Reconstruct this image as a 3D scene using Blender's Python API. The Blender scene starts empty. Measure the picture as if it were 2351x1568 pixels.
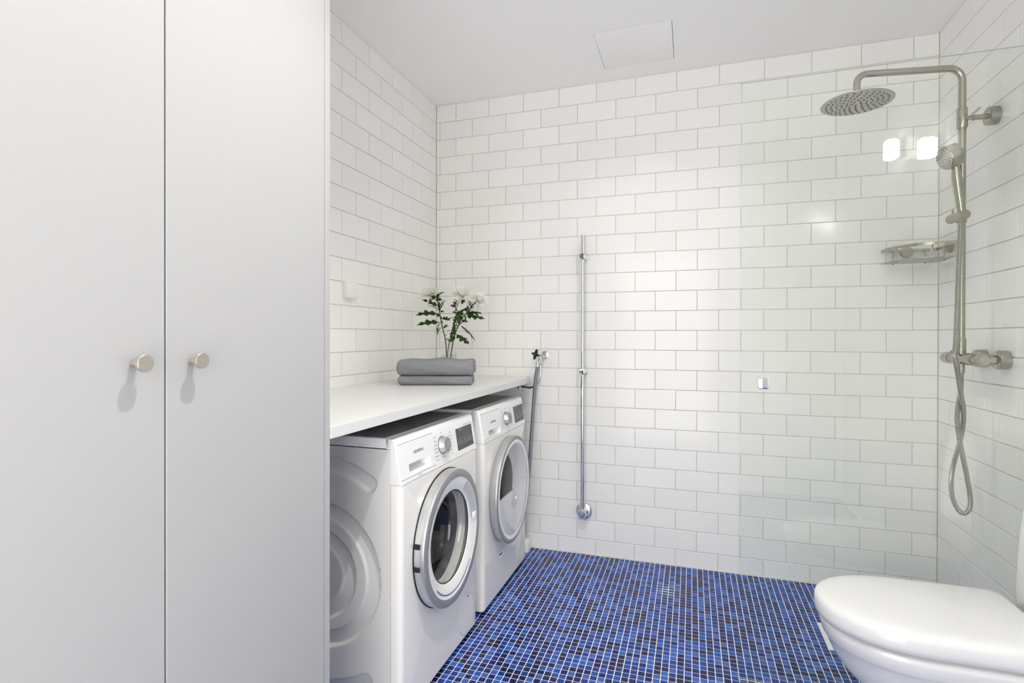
import bpy, bmesh, math, random
from mathutils import Vector, Matrix

random.seed(7)
PI = math.pi
scene = bpy.context.scene
COL = scene.collection

# ------------------------------------------------------------------ camera
ROOM_W, CEIL, ROOM_D = 2.4773, 2.5296, 3.4      # right wall x, ceiling z, depth towards -y
F_PX, YAW, PITCH, ROLL = 1242.56, -0.3204, -0.0037, 0.0017
cam_data = bpy.data.cameras.new('camera')
cam = bpy.data.objects.new('camera', cam_data)
COL.objects.link(cam)
fwd = Vector((math.sin(YAW) * math.cos(PITCH), math.cos(YAW) * math.cos(PITCH), math.sin(PITCH)))
rgt = Vector((math.cos(YAW), -math.sin(YAW), 0))
upv = rgt.cross(fwd)
r2 = rgt * math.cos(ROLL) + upv * math.sin(ROLL)
u2 = upv * math.cos(ROLL) - rgt * math.sin(ROLL)
m = Matrix((r2, u2, -fwd)).transposed().to_4x4()
m.translation = Vector((1.4318, -2.8932, 1.1701))
cam.matrix_world = m
cam_data.sensor_width = 36
cam_data.lens = 36 * F_PX / 2351
cam_data.shift_y = -5.83 / 2351
cam_data.clip_start = 0.02
scene.camera = cam

# ------------------------------------------------------------------ world, view, lamp strengths
world = bpy.data.worlds.new('world')
scene.world = world
world.use_nodes = True
world.node_tree.nodes['Background'].inputs[0].default_value = (1.0, 0.978, 0.935, 1)
world.node_tree.nodes['Background'].inputs[1].default_value = 1.85
vs = scene.view_settings
vs.view_transform = 'Standard'
vs.look = 'None'
vs.gamma = 1
vs.use_curve_mapping = False
vs.exposure = 1.46
SPOT_W = 30.0           # each ceiling downlight
OPAL_W = 12.5           # emission of the opal wall lamps
scene.cycles.max_bounces = 10
scene.cycles.diffuse_bounces = 7
scene.cycles.glossy_bounces = 5
scene.cycles.transparent_max_bounces = 12
scene.cycles.sample_clamp_indirect = 4.0
scene.cycles.caustics_reflective = False
scene.cycles.caustics_refractive = False


# ------------------------------------------------------------------ materials
def lin(r, g, b):
    f = lambda c: c / 12.92 if c <= 0.04045 else ((c + 0.055) / 1.055) ** 2.4
    return (f(r / 255), f(g / 255), f(b / 255), 1)


class NT:
    def __init__(self, name):
        self.m = bpy.data.materials.new(name)
        self.m.use_nodes = True
        self.t = self.m.node_tree
        self.t.nodes.clear()
        self.out = self.n('ShaderNodeOutputMaterial')

    def n(self, typ, **kw):
        nd = self.t.nodes.new(typ)
        for k, v in kw.items():
            setattr(nd, k, v)
        return nd

    def l(self, a, b):
        self.t.links.new(a, b)


def pbr(name, col, rough=0.5, metal=0.0, coat=0.0, var=0.0, scale=8.0, bump=0.0, bscale=40.0,
        stretch=(1, 1, 1), rvar=0.0, spec=0.5, rand=0.0, sss=0.0):
    k = NT(name)
    p = k.n('ShaderNodeBsdfPrincipled')
    k.l(p.outputs[0], k.out.inputs[0])
    p.inputs['Base Color'].default_value = col
    p.inputs['Roughness'].default_value = rough
    p.inputs['Metallic'].default_value = metal
    p.inputs['Coat Weight'].default_value = coat
    p.inputs['Coat Roughness'].default_value = 0.08
    p.inputs['Specular IOR Level'].default_value = spec
    tc = k.n('ShaderNodeTexCoord')
    mp = k.n('ShaderNodeMapping')
    mp.inputs['Scale'].default_value = stretch
    k.l(tc.outputs['Object'], mp.inputs[0])
    nz = k.n('ShaderNodeTexNoise')
    nz.inputs['Scale'].default_value = scale
    nz.inputs['Detail'].default_value = 3
    k.l(mp.outputs[0], nz.inputs['Vector'])
    fac = nz.outputs['Fac']
    if rand:
        oi = k.n('ShaderNodeObjectInfo')
        a = k.n('ShaderNodeMath', operation='MULTIPLY')
        a.inputs[1].default_value = rand
        k.l(oi.outputs['Random'], a.inputs[0])
        b = k.n('ShaderNodeMath', operation='ADD')
        k.l(a.outputs[0], b.inputs[0])
        c = k.n('ShaderNodeMath', operation='MULTIPLY')
        c.inputs[1].default_value = var
        k.l(fac, c.inputs[0])
        k.l(c.outputs[0], b.inputs[1])
        amt = b.outputs[0]
    else:
        c = k.n('ShaderNodeMath', operation='MULTIPLY')
        c.inputs[1].default_value = var
        k.l(fac, c.inputs[0])
        amt = c.outputs[0]
    if var or rand:
        hs = k.n('ShaderNodeHueSaturation')
        hs.inputs['Color'].default_value = col
        s = k.n('ShaderNodeMath', operation='SUBTRACT')
        s.inputs[0].default_value = 1.0 + (var + rand) / 2
        k.l(amt, s.inputs[1])
        k.l(s.outputs[0], hs.inputs['Value'])
        k.l(hs.outputs[0], p.inputs['Base Color'])
    if rvar:
        mr = k.n('ShaderNodeMapRange')
        mr.inputs['To Min'].default_value = max(0.0, rough - rvar)
        mr.inputs['To Max'].default_value = rough + rvar
        k.l(fac, mr.inputs['Value'])
        k.l(mr.outputs[0], p.inputs['Roughness'])
    if bump:
        nb = k.n('ShaderNodeTexNoise')
        nb.inputs['Scale'].default_value = bscale
        k.l(mp.outputs[0], nb.inputs['Vector'])
        bp = k.n('ShaderNodeBump')
        bp.inputs['Strength'].default_value = bump
        bp.inputs['Distance'].default_value = 0.002
        k.l(nb.outputs['Fac'], bp.inputs['Height'])
        k.l(bp.outputs[0], p.inputs['Normal'])
    return k.m


def thin_glass(name, tint, ior=1.5, rough=0.0, gcol=(1, 1, 1, 1)):
    """a thin clear sheet: light goes straight through with a tint, the Fresnel share is mirrored"""
    k = NT(name)
    tr = k.n('ShaderNodeBsdfTransparent')
    tr.inputs[0].default_value = tint
    gl = k.n('ShaderNodeBsdfGlossy')
    gl.inputs['Roughness'].default_value = rough
    gl.inputs['Color'].default_value = gcol
    fr = k.n('ShaderNodeFresnel')
    ge = k.n('ShaderNodeNewGeometry')          # same reflectance from either side of the sheet
    mi = k.n('ShaderNodeMix')
    mi.inputs['A'].default_value = ior
    mi.inputs['B'].default_value = 1.0 / ior
    k.l(ge.outputs['Backfacing'], mi.inputs['Factor'])
    k.l(mi.outputs['Result'], fr.inputs['IOR'])
    mx = k.n('ShaderNodeMixShader')
    k.l(fr.outputs[0], mx.inputs[0])
    k.l(tr.outputs[0], mx.inputs[1])
    k.l(gl.outputs[0], mx.inputs[2])
    k.l(mx.outputs[0], k.out.inputs[0])
    return k.m


def glow(name, col, strength):
    k = NT(name)
    e = k.n('ShaderNodeEmission')
    e.inputs[0].default_value = col
    e.inputs[1].default_value = strength
    k.l(e.outputs[0], k.out.inputs[0])
    return k.m


M = {}
M['tile'] = pbr('white_wall_tile', lin(249, 248, 245), 0.12, var=0.02, scale=3, bump=0.02, bscale=6, rvar=0.04, rand=0.035, spec=0.3)
M['grout'] = pbr('grey_grout', lin(208, 205, 198), 0.9, var=0.12, scale=30)
M['floor_grout'] = pbr('white_floor_grout', lin(242, 240, 238), 0.8, var=0.08, scale=30)
M['paint'] = pbr('white_wall_paint', lin(250, 249, 246), 0.7, var=0.02)
M['ceiling'] = pbr('white_ceiling_paint', lin(251, 250, 249), 0.75, var=0.015, scale=3, bump=0.02, bscale=150)
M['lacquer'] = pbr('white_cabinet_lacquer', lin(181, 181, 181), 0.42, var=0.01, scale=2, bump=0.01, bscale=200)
M['gap'] = pbr('dark_gap', lin(60, 66, 84), 0.8, var=0.1)
M['shelf'] = pbr('white_laminate', lin(226, 226, 225), 0.35, var=0.01, bump=0.008, bscale=300)
M['enamel'] = pbr('white_enamel', lin(247, 245, 240), 0.14, coat=0.3, var=0.01)
M['enamel_side'] = pbr('white_sheet_steel', lin(232, 231, 228), 0.32, var=0.01)
M['plastic'] = pbr('white_plastic', lin(246, 246, 245), 0.22, var=0.01)
M['plastic_grey_and_shade'] = pbr('grey_plastic_and_grip_shade', lin(196, 199, 203), 0.3, var=0.02)  # also colours the drawer grip's back wall as its shade
M['lid_top_shaded'] = pbr('white_lid_shade_grey', lin(140, 138, 134), 0.28, var=0.04, stretch=(1, 20, 1), scale=10)  # lid colour darkened to carry the low light under the worktop
M['silver'] = pbr('satin_silver', lin(206, 207, 208), 0.36, metal=0.75, var=0.02, scale=10)
M['silver_dark'] = pbr('satin_silver_face', lin(160, 161, 163), 0.45, metal=0.35, var=0.02, scale=10)
M['seal'] = pbr('black_seal', lin(24, 25, 27), 0.5, var=0.1)
M['rubber'] = pbr('grey_rubber_gasket', lin(104, 106, 108), 0.5, var=0.1)
M['drum'] = pbr('drum_steel', lin(120, 120, 122), 0.3, metal=0.9, var=0.15, scale=60)
M['dryer_in'] = pbr('dryer_inner_plastic', lin(228, 229, 229), 0.3, var=0.03)
M['screen'] = pbr('dark_display', lin(66, 66, 68), 0.12, var=0.1)
M['screen_lit'] = pbr('display_print', lin(175, 178, 180), 0.4, var=0.05)
M['print_dark'] = pbr('dark_print', lin(48, 48, 52), 0.5, var=0.05)
M['print_grey'] = pbr('grey_print', lin(168, 169, 172), 0.5, var=0.05)
M['print_mid'] = pbr('mid_grey_print', lin(110, 111, 114), 0.5, var=0.05)
M['blue_line'] = pbr('blue_line', lin(25, 96, 150), 0.4, var=0.05)
M['steel'] = pbr('brushed_steel', lin(166, 161, 149), 0.25, metal=1.0, var=0.03, scale=14, rvar=0.02)
M['steel_face'] = pbr('brushed_steel_face', lin(182, 179, 170), 0.40, metal=0.9, var=0.03, scale=20)
M['drain'] = pbr('worn_drain_steel', lin(132, 131, 128), 0.45, metal=0.8, var=0.15, scale=25)
M['nozzle'] = pbr('dark_nozzle_rubber', lin(70, 66, 56), 0.6, var=0.1)
M['spray'] = pbr('grey_spray_face', lin(190, 189, 184), 0.35, var=0.04)
M['chrome'] = pbr('chrome', lin(226, 227, 229), 0.05, metal=1.0, var=0.02)
M['knob'] = pbr('brushed_nickel', lin(208, 200, 190), 0.33, metal=0.9, var=0.1, scale=120)
M['porcelain'] = pbr('white_porcelain', lin(226, 226, 225), 0.07, coat=0.5, var=0.006)
M['seat'] = pbr('white_seat_plastic', lin(222, 222, 222), 0.12, var=0.006)
M['black'] = pbr('black_plastic', lin(26, 25, 24), 0.35, var=0.2)
M['blue_dot'] = pbr('blue_cap', lin(15, 75, 200), 0.4, var=0.05)
M['hose_grey'] = pbr('grey_hose', lin(126, 132, 138), 0.4, var=0.15, scale=50, stretch=(1, 1, 4))
M['hose_blue'] = pbr('dark_blue_hose_stripe', lin(34, 58, 86), 0.4, var=0.1)
M['stem'] = pbr('green_stem', lin(86, 106, 50), 0.5, var=0.3, scale=40)
M['leaf'] = pbr('dark_green_leaf', lin(42, 72, 18), 0.45, var=0.5, scale=60, bump=0.3, bscale=120, spec=0.25)
def petal_mat():
    k = NT('white_petal')
    d = k.n('ShaderNodeBsdfDiffuse')
    t = k.n('ShaderNodeBsdfTranslucent')
    nz = k.n('ShaderNodeTexNoise')
    nz.inputs['Scale'].default_value = 60
    cr = k.n('ShaderNodeValToRGB')
    cr.color_ramp.elements[0].color = lin(252, 251, 244)
    cr.color_ramp.elements[1].color = lin(255, 255, 252)
    k.l(nz.outputs['Fac'], cr.inputs[0])
    for q in (d, t):
        k.l(cr.outputs[0], q.inputs['Color'])
    mx = k.n('ShaderNodeMixShader')
    mx.inputs[0].default_value = 0.45
    k.l(d.outputs[0], mx.inputs[1])
    k.l(t.outputs[0], mx.inputs[2])
    k.l(mx.outputs[0], k.out.inputs[0])
    return k.m


M['petal'] = petal_mat()
M['petal_core'] = pbr('pale_yellow_core', lin(232, 226, 170), 0.6, var=0.1)
M['glass'] = thin_glass('shower_glass', (0.972, 0.987, 0.968, 1))
M['glass_edge'] = pbr('glass_edge_green', lin(198, 210, 202), 0.1, var=0.05)
M['clear'] = thin_glass('clear_glass', (0.975, 0.985, 0.97, 1))
M['door_glass'] = thin_glass('washer_door_glass', (0.80, 0.81, 0.82, 1), ior=1.6)
M['dryer_glass'] = thin_glass('dryer_door_glass', (0.95, 0.955, 0.96, 1), ior=1.75)
M['water'] = thin_glass('water', (0.93, 0.95, 0.86, 1), ior=1.33)
M['lens'] = glow('downlight_lens', (1.0, 0.97, 0.93, 1), 2.0)
M['opal'] = glow('opal_lamp_glass', (1.0, 0.978, 0.935, 1), OPAL_W)
FLOOR_COLS = [lin(20, 32, 88), lin(16, 26, 74), lin(16, 54, 132), lin(16, 66, 154), lin(50, 94, 180), lin(12, 80, 168), lin(24, 58, 138)]
M['mosaic'] = [pbr('blue_glass_mosaic', c, 0.12, var=0.30, scale=28, stretch=(1, 2.5, 1), rand=0.12, spec=0.3) for c in FLOOR_COLS]


def towel_mat():
    k = NT('grey_terry_weave')
    p = k.n('ShaderNodeBsdfPrincipled')
    k.l(p.outputs[0], k.out.inputs[0])
    p.inputs['Roughness'].default_value = 0.95
    p.inputs['Specular IOR Level'].default_value = 0.1
    tc = k.n('ShaderNodeTexCoord')
    waves = []
    for ang in (0.72, -0.72):
        mp = k.n('ShaderNodeMapping')
        mp.inputs['Rotation'].default_value = (0, ang, ang * 0.6)
        k.l(tc.outputs['Object'], mp.inputs[0])
        wv = k.n('ShaderNodeTexWave')
        wv.inputs['Scale'].default_value = 135
        wv.inputs['Distortion'].default_value = 0.6
        k.l(mp.outputs[0], wv.inputs['Vector'])
        waves.append(wv.outputs['Fac'])
    mu = k.n('ShaderNodeMath', operation='MULTIPLY')
    k.l(waves[0], mu.inputs[0])
    k.l(waves[1], mu.inputs[1])
    cr = k.n('ShaderNodeValToRGB')
    cr.color_ramp.elements[0].color = lin(126, 128, 132)
    cr.color_ramp.elements[1].color = lin(186, 187, 191)
    cr.color_ramp.elements[1].position = 0.75
    k.l(mu.outputs[0], cr.inputs[0])
    k.l(cr.outputs[0], p.inputs['Base Color'])
    bp = k.n('ShaderNodeBump')
    bp.inputs['Strength'].default_value = 0.6
    bp.inputs['Distance'].default_value = 0.0015
    k.l(mu.outputs[0], bp.inputs['Height'])
    k.l(bp.outputs[0], p.inputs['Normal'])
    return k.m


M['towel'] = towel_mat()

# ------------------------------------------------------------------ mesh helpers
BASE = {}


def V(*a):
    return Vector(a)


class B:
    """collects shapes in world coordinates and links them as one mesh object"""

    def __init__(self):
        self.b = bmesh.new()

    def box(self, x0, x1, y0, y1, z0, z1, bev=0.0, seg=2, mi=0):
        vs_ = [self.b.verts.new((x, y, z)) for x in (x0, x1) for y in (y0, y1) for z in (z0, z1)]
        fs = []
        for q in ((0, 1, 3, 2), (4, 6, 7, 5), (0, 4, 5, 1), (2, 3, 7, 6), (0, 2, 6, 4), (1, 5, 7, 3)):
            f = self.b.faces.new([vs_[i] for i in q])
            f.material_index = mi
            fs.append(f)
        if bev:
            ed = list({e for f in fs for e in f.edges})
            bmesh.ops.bevel(self.b, geom=ed, offset=bev, segments=seg, affect='EDGES', profile=0.5)
        return self

    def loft(self, loops, cap0=True, cap1=True, mi=0, closed=True):
        rows = [[self.b.verts.new(p) for p in lp] for lp in loops]
        n = len(rows[0])
        for a, c in zip(rows[:-1], rows[1:]):
            for i in range(n if closed else n - 1):
                j = (i + 1) % n
                f = self.b.faces.new((a[i], a[j], c[j], c[i]))
                f.material_index = mi
        if cap0:
            self.b.faces.new(rows[0][::-1]).material_index = mi
        if cap1:
            self.b.faces.new(rows[-1]).material_index = mi
        return self

    def lathe(self, prof, o, axis, n=32, cap0=False, cap1=False, mi=0, ref=None):
        """prof: (radius, height along axis) from the origin o"""
        ax = Vector(axis).normalized()
        t = Vector(ref) if ref else (Vector((0, 0, 1)) if abs(ax.z) < 0.9 else Vector((1, 0, 0)))
        u = (t - ax * t.dot(ax)).normalized()
        w = ax.cross(u)
        o = Vector(o)
        loops = []
        for r, h in prof:
            r = max(r, 1e-5)
            loops.append([o + ax * h + (u * math.cos(2 * PI * i / n) + w * math.sin(2 * PI * i / n)) * r for i in range(n)])
        return self.loft(loops, cap0, cap1, mi)

    def cyl(self, p0, p1, r, n=24, bev=0.0, mi=0, r1=None):
        p0, p1 = Vector(p0), Vector(p1)
        L = (p1 - p0).length
        r1 = r if r1 is None else r1
        if bev:
            pr = [(r - bev, 0), (r - bev * .3, bev * .3), (r, bev), (r1, L - bev), (r1 - bev * .3, L - bev * .3), (r1 - bev, L)]
        else:
            pr = [(r, 0), (r1, L)]
        return self.lathe(pr, p0, p1 - p0, n, True, True, mi)

    def tube(self, path, r, n=14, cap=True, mi=0):
        path = [Vector(p) for p in path]
        rs = r if isinstance(r, (list, tuple)) else [r] * len(path)
        tang = []
        for i in range(len(path)):
            a = path[max(i - 1, 0)]
            c = path[min(i + 1, len(path) - 1)]
            tang.append((c - a).normalized())
        t0 = tang[0]
        ref = Vector((0, 0, 1)) if abs(t0.z) < 0.9 else Vector((0, 1, 0))
        u = (ref - t0 * ref.dot(t0)).normalized()
        loops = []
        for p, t, rr in zip(path, tang, rs):
            u = (u - t * u.dot(t)).normalized()
            w = t.cross(u)
            loops.append([p + (u * math.cos(2 * PI * i / n) + w * math.sin(2 * PI * i / n)) * rr for i in range(n)])
        return self.loft(loops, cap, cap, mi)

    def quad(self, pts, mi=0):
        self.b.faces.new([self.b.verts.new(p) for p in pts]).material_index = mi
        return self

    def done(self, name, mat, parent=None, smooth=35, fix=True):
        if fix:
            bmesh.ops.recalc_face_normals(self.b, faces=self.b.faces[:])
        base = BASE.get(parent, Vector((0, 0, 0))) if parent else Vector((0, 0, 0))
        if base.length:
            bmesh.ops.translate(self.b, verts=self.b.verts[:], vec=-base)
        me = bpy.data.meshes.new(name)
        self.b.to_mesh(me)
        self.b.free()
        for mm in (mat if isinstance(mat, (list, tuple)) else [mat]):
            me.materials.append(mm)
        if smooth:
            me.polygons.foreach_set('use_smooth', [True] * len(me.polygons))
            me.set_sharp_from_angle(angle=math.radians(smooth))
        return link(name, me, parent, base)


def link(name, me, parent=None, base=None):
    o = bpy.data.objects.new(name, me)
    COL.objects.link(o)
    if parent:
        o.parent = parent
        BASE[o] = base if base is not None else BASE.get(parent, Vector((0, 0, 0)))
    return o


def thing(name, label, cat, loc, group=None):
    o = bpy.data.objects.new(name, None)
    o.empty_display_size = 0.05
    COL.objects.link(o)
    o.location = loc
    BASE[o] = Vector(loc)
    return tag(o, label, cat, group)


def tag(o, label, cat, group=None):
    o['label'] = label
    o['category'] = cat
    if group:
        o['group'] = group
    return o


def struct(o, label=None):
    o['kind'] = 'structure'
    if label:
        o['label'] = label
    return o


def arc_path(pts, rad, seg=8):
    """polyline with rounded corners"""
    pts = [Vector(p) for p in pts]
    out = [pts[0]]
    for a, p, c in zip(pts[:-2], pts[1:-1], pts[2:]):
        d0, d1 = (a - p).normalized(), (c - p).normalized()
        ang = d0.angle(d1)
        cut = min(rad / math.tan(ang / 2), (a - p).length * .49, (c - p).length * .49)
        rr = cut * math.tan(ang / 2)
        ctr = p + (d0 + d1).normalized() * (rr / math.sin(ang / 2))
        s, e = p + d0 * cut - ctr, p + d1 * cut - ctr
        tot = s.angle(e)
        for i in range(seg + 1):
            f = i / seg
            out.append(ctr + (s * math.sin((1 - f) * tot) + e * math.sin(f * tot)) / math.sin(tot))
    out.append(pts[-1])
    return out


def spline(pts, per=10):
    pts = [Vector(p) for p in pts]
    P = [pts[0] * 2 - pts[1]] + pts + [pts[-1] * 2 - pts[-2]]
    out = []
    for i in range(1, len(P) - 2):
        a, b_, c, d = P[i - 1], P[i], P[i + 1], P[i + 2]
        for k in range(per):
            t = k / per
            out.append(0.5 * ((2 * b_) + (c - a) * t + (2 * a - 5 * b_ + 4 * c - d) * t * t + (3 * b_ - a - 3 * c + d) * t ** 3))
    out.append(pts[-1])
    return out


def resample(path, step):
    out = [path[0]]
    acc = 0.0
    for a, c in zip(path[:-1], path[1:]):
        L = (c - a).length
        while acc + L >= step:
            f = (step - acc) / L
            a = a + (c - a) * f
            out.append(a)
            L = (c - a).length
            acc = 0.0
        acc += L
    return out


def text_mesh(s, size, bold=0.0):
    cu = bpy.data.curves.new('txt', 'FONT')
    cu.body = s
    cu.size = size
    cu.offset = bold
    cu.resolution_u = 3
    o = bpy.data.objects.new('txt', cu)
    COL.objects.link(o)
    bpy.context.view_layer.update()
    me = bpy.data.meshes.new_from_object(o.evaluated_get(bpy.context.evaluated_depsgraph_get()))
    bpy.data.objects.remove(o)
    bpy.data.curves.remove(cu)
    return me


# ------------------------------------------------------------------ the room
ROW, TILE_W, GAP = 0.102, 0.205, 0.0032
Z0 = 1.2042                         # height of the joint just above eye level
_tile_cache = {}


def tile_mesh(w, h, name='wall_tile'):
    key = (round(w, 4), round(h, 4))
    if key not in _tile_cache:
        e, d = 0.0016, 0.0011
        b = bmesh.new()
        rings = []
        for ins, n in ((e, 0.0), (e * .4, -d * .35), (0, -d), (0, -0.005)):
            rings.append([b.verts.new((sx * (w / 2 - ins), sy * (h / 2 - ins), n)) for sx, sy in ((-1, -1), (1, -1), (1, 1), (-1, 1))])
        b.faces.new(rings[0])
        for a, c in zip(rings[:-1], rings[1:]):
            for i in range(4):
                j = (i + 1) % 4
                b.faces.new((c[i], c[j], a[j], a[i]))
        me = bpy.data.meshes.new(name)
        b.to_mesh(me)
        b.free()
        me.materials.append(M['tile'])
        _tile_cache[key] = me
    return _tile_cache[key]


def tile_wall(wall, org, du, length, joint0, parity, individual, ztop=CEIL, rng=None, TILE_W=TILE_W):
    """org: floor corner of the tiled face; du: unit vector along it; joint0: distance of a joint in the
    row above Z0 (parity 0); rows alternate by half a tile"""
    rng = rng or random.Random(3)
    rest = bmesh.new()
    R = Matrix((du, Vector((0, 0, 1)), du.cross(Vector((0, 0, 1))))).transposed()
    zs = sorted(set([0.0] + [Z0 + n * ROW for n in range(-11, 13)] + [ztop]))
    for ri, (za, zb) in enumerate(zip(zs[:-1], zs[1:])):
        row = ri - 12
        if zb - za < 0.012:
            continue
        off = joint0 + (0.5 * TILE_W if (row + parity) % 2 else 0)
        k0 = math.floor((0 - off) / TILE_W) - 1
        us = [0.0] + [off + k * TILE_W for k in range(k0, k0 + 60) if 0.006 < off + k * TILE_W < length - 0.006] + [length]
        for ua, ub in zip(us[:-1], us[1:]):
            w, h = ub - ua - GAP, zb - za - GAP
            if w < 0.004 or h < 0.004:
                continue
            uc, zc = (ua + ub) / 2, (za + zb) / 2
            tilt = Matrix.Rotation(rng.uniform(-1, 1) * 0.0022, 3, 'X') @ Matrix.Rotation(rng.uniform(-1, 1) * 0.0018, 3, 'Y')
            mat = (R @ tilt).to_4x4()
            mat.translation = org + du * uc + Vector((0, 0, zc))
            me = tile_mesh(w, h)
            if individual(uc, zc):
                o = link('wall_tile', me, wall)
                o.matrix_local = mat
            else:
                tmp = me.copy()
                tmp.transform(mat)
                rest.from_mesh(tmp)
                bpy.data.meshes.remove(tmp)
    if len(rest.faces):
        me = bpy.data.meshes.new('wall_tile_field')
        rest.to_mesh(me)
        me.materials.append(M['tile'])
        o = link('wall_tile_field', me, wall)
        o['kind'] = 'stuff'
    rest.free()


T = 0.1
DOOR_X0, DOOR_X1, DOOR_Z = 0.63, 1.63, 2.12     # open doorway behind the viewer
wall_back = struct(B().box(-T, ROOM_W + T, 0.0022, T, -0.05, CEIL + 0.1).done('wall_back', M['grout'], smooth=0))
wall_left = struct(B().box(-T, -0.0022, -ROOM_D, 0.0022, -0.05, CEIL + 0.1).done('wall_left', M['grout'], smooth=0))
wall_right = struct(B().box(ROOM_W + 0.0022, ROOM_W + T, -ROOM_D, 0.0022, -0.05, CEIL + 0.1).done('wall_right', M['grout'], smooth=0))
wf = B()
wf.box(-T, DOOR_X0, -ROOM_D - T, -ROOM_D, -0.05, CEIL + 0.1).box(DOOR_X1, ROOM_W + T, -ROOM_D - T, -ROOM_D, -0.05, CEIL + 0.1)
wf.box(DOOR_X0, DOOR_X1, -ROOM_D - T, -ROOM_D, DOOR_Z, CEIL + 0.1)
wall_front = struct(wf.done('wall_front', M['paint'], smooth=0))
tile_wall(wall_back, V(0, 0, 0), V(1, 0, 0), ROOM_W, 0.0228 + TILE_W / 2, 0,
          lambda u, z: not (u < 0.56 and z < 0.83), rng=random.Random(1))
tile_wall(wall_left, V(0, -ROOM_D, 0), V(0, 1, 0), ROOM_D, (ROOM_D - 0.0775) % 0.2081, 0,
          lambda u, z: u > ROOM_D - 1.15 and z > 0.93, rng=random.Random(2), TILE_W=0.2081)
tile_wall(wall_right, V(ROOM_W, 0, 0), V(0, -1, 0), ROOM_D, 0.1071, 0,
          lambda u, z: u < 1.25, rng=random.Random(3))

# ceiling with the hatch opening
HX0, HX1, HY0, HY1 = 1.010, 1.348, -0.468, -0.132
cb = B()
xs = [-T, HX0, HX1, ROOM_W + T]
ys = [-ROOM_D - T, HY0, HY1, T]
for i in range(3):
    for j in range(3):
        if i == 1 and j == 1:
            continue
        cb.box(xs[i], xs[i + 1], ys[j], ys[j + 1], CEIL, CEIL + 0.05)
bmesh.ops.remove_doubles(cb.b, verts=cb.b.verts[:], dist=1e-5)
ceiling = struct(cb.done('ceiling', M['ceiling'], smooth=0))
hatch = thing('ceiling_hatch', 'square white access hatch set flush in the ceiling', 'hatch', (1.179, -0.3, CEIL))
hb = B().box(HX0 + .002, HX1 - .002, HY0 + .002, HY1 - .002, CEIL - 0.0005, CEIL + 0.012, 0.0012)
for v in hb.b.verts:
    f = (HY1 - v.co.y) / (HY1 - HY0)
    v.co.z -= 0.004 * f * (1.0 - 0.55 * (v.co.x - HX0) / (HX1 - HX0))
    v.co.y += 0.002 * f
hb.done('hatch_panel', M['ceiling'], hatch)
fr = B()
for a in ((HX0 - .01, HX0, HY0, HY1), (HX1, HX1 + .01, HY0, HY1), (HX0, HX1, HY0 - .01, HY0), (HX0, HX1, HY1, HY1 + .01)):
    fr.box(*a, CEIL + 0.0501, CEIL + 0.09)
fr.box(HX0 - .01, HX1 + .01, HY0 - .01, HY1 + .01, CEIL + .09, CEIL + .1)
fr.done('hatch_shaft', M['gap'], hatch, smooth=0)

# floor: white grout bed and blue glass mosaic
floor = struct(B().box(-T, ROOM_W + T, -ROOM_D - T, T, -0.08, -0.0012).done('floor', M['floor_grout'], smooth=0))
PITCH_M, SZ = 0.0257, 0.0228
DR = (1.942, 2.142, -0.596, -0.397)          # floor drain


def mosaic_mesh(ci):
    b = bmesh.new()
    s = SZ / 2
    rings = []
    for ins, n in ((0.0009, 0.0), (0.0, -0.0007), (0, -0.004)):
        rings.append([b.verts.new((sx * (s - ins), sy * (s - ins), n)) for sx, sy in ((-1, -1), (1, -1), (1, 1), (-1, 1))])
    b.faces.new(rings[0])
    for a, c in zip(rings[:-1], rings[1:]):
        for i in range(4):
            j = (i + 1) % 4
            b.faces.new((c[i], c[j], a[j], a[i]))
    me = bpy.data.meshes.new('mosaic_tile')
    b.to_mesh(me)
    b.free()
    me.materials.append(M['mosaic'][ci])
    return me


MOS = [mosaic_mesh(i) for i in range(len(FLOOR_COLS))]
cells = []
rg = random.Random(11)
x = 0.6395 - PITCH_M * 25 + PITCH_M / 2
while x < ROOM_W - 0.008:
    if x > 0.01:
        y = -0.9037 + PITCH_M * 35 + PITCH_M / 2
        while y > -ROOM_D + 0.01:
            if y < -0.008 and not (DR[0] - .006 < x < DR[1] + .006 and DR[2] - .006 < y < DR[3] + .006) \
               and not (x < 0.57 and y < -1.81 and y > -2.62):
                ci = rg.choices(range(7), (17, 14, 16, 12, 22, 9, 10))[0]
                cells.append((x, y, ci))
            y -= PITCH_M
    x += PITCH_M
near = sorted((c for c in cells if c[0] > 0.62 and c[1] > -1.27 and c[0] < 1.72 and
               -1.28 < c[1] - 0.12 * (c[0] - 0.6)), key=lambda c: (c[0] - 1.4318) ** 2 + (c[1] + 2.8932) ** 2)[:300]
near_set = set((round(c[0], 4), round(c[1], 4)) for c in near)
for x, y, ci in near:
    o = link('mosaic_tile', MOS[ci], floor)
    o.location = (x, y, 0)
fb = bmesh.new()
s = SZ / 2
for x, y, ci in cells:
    if (round(x, 4), round(y, 4)) in near_set:
        continue
    rings = []
    for ins, n in ((0.0009, 0.0), (0.0, -0.0007), (0, -0.002)):
        rings.append([fb.verts.new((x + sx * (s - ins), y + sy * (s - ins), n)) for sx, sy in ((-1, -1), (1, -1), (1, 1), (-1, 1))])
    f = fb.faces.new(rings[0])
    f.material_index = ci
    for a, c in zip(rings[:-1], rings[1:]):
        for i in range(4):
            j = (i + 1) % 4
            fb.faces.new((c[i], c[j], a[j], a[i])).material_index = ci
me = bpy.data.meshes.new('mosaic_tile_field')
fb.to_mesh(me)
fb.free()
for mm in M['mosaic']:
    me.materials.append(mm)
o = link('mosaic_tile_field', me, floor)
o['kind'] = 'stuff'

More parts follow.
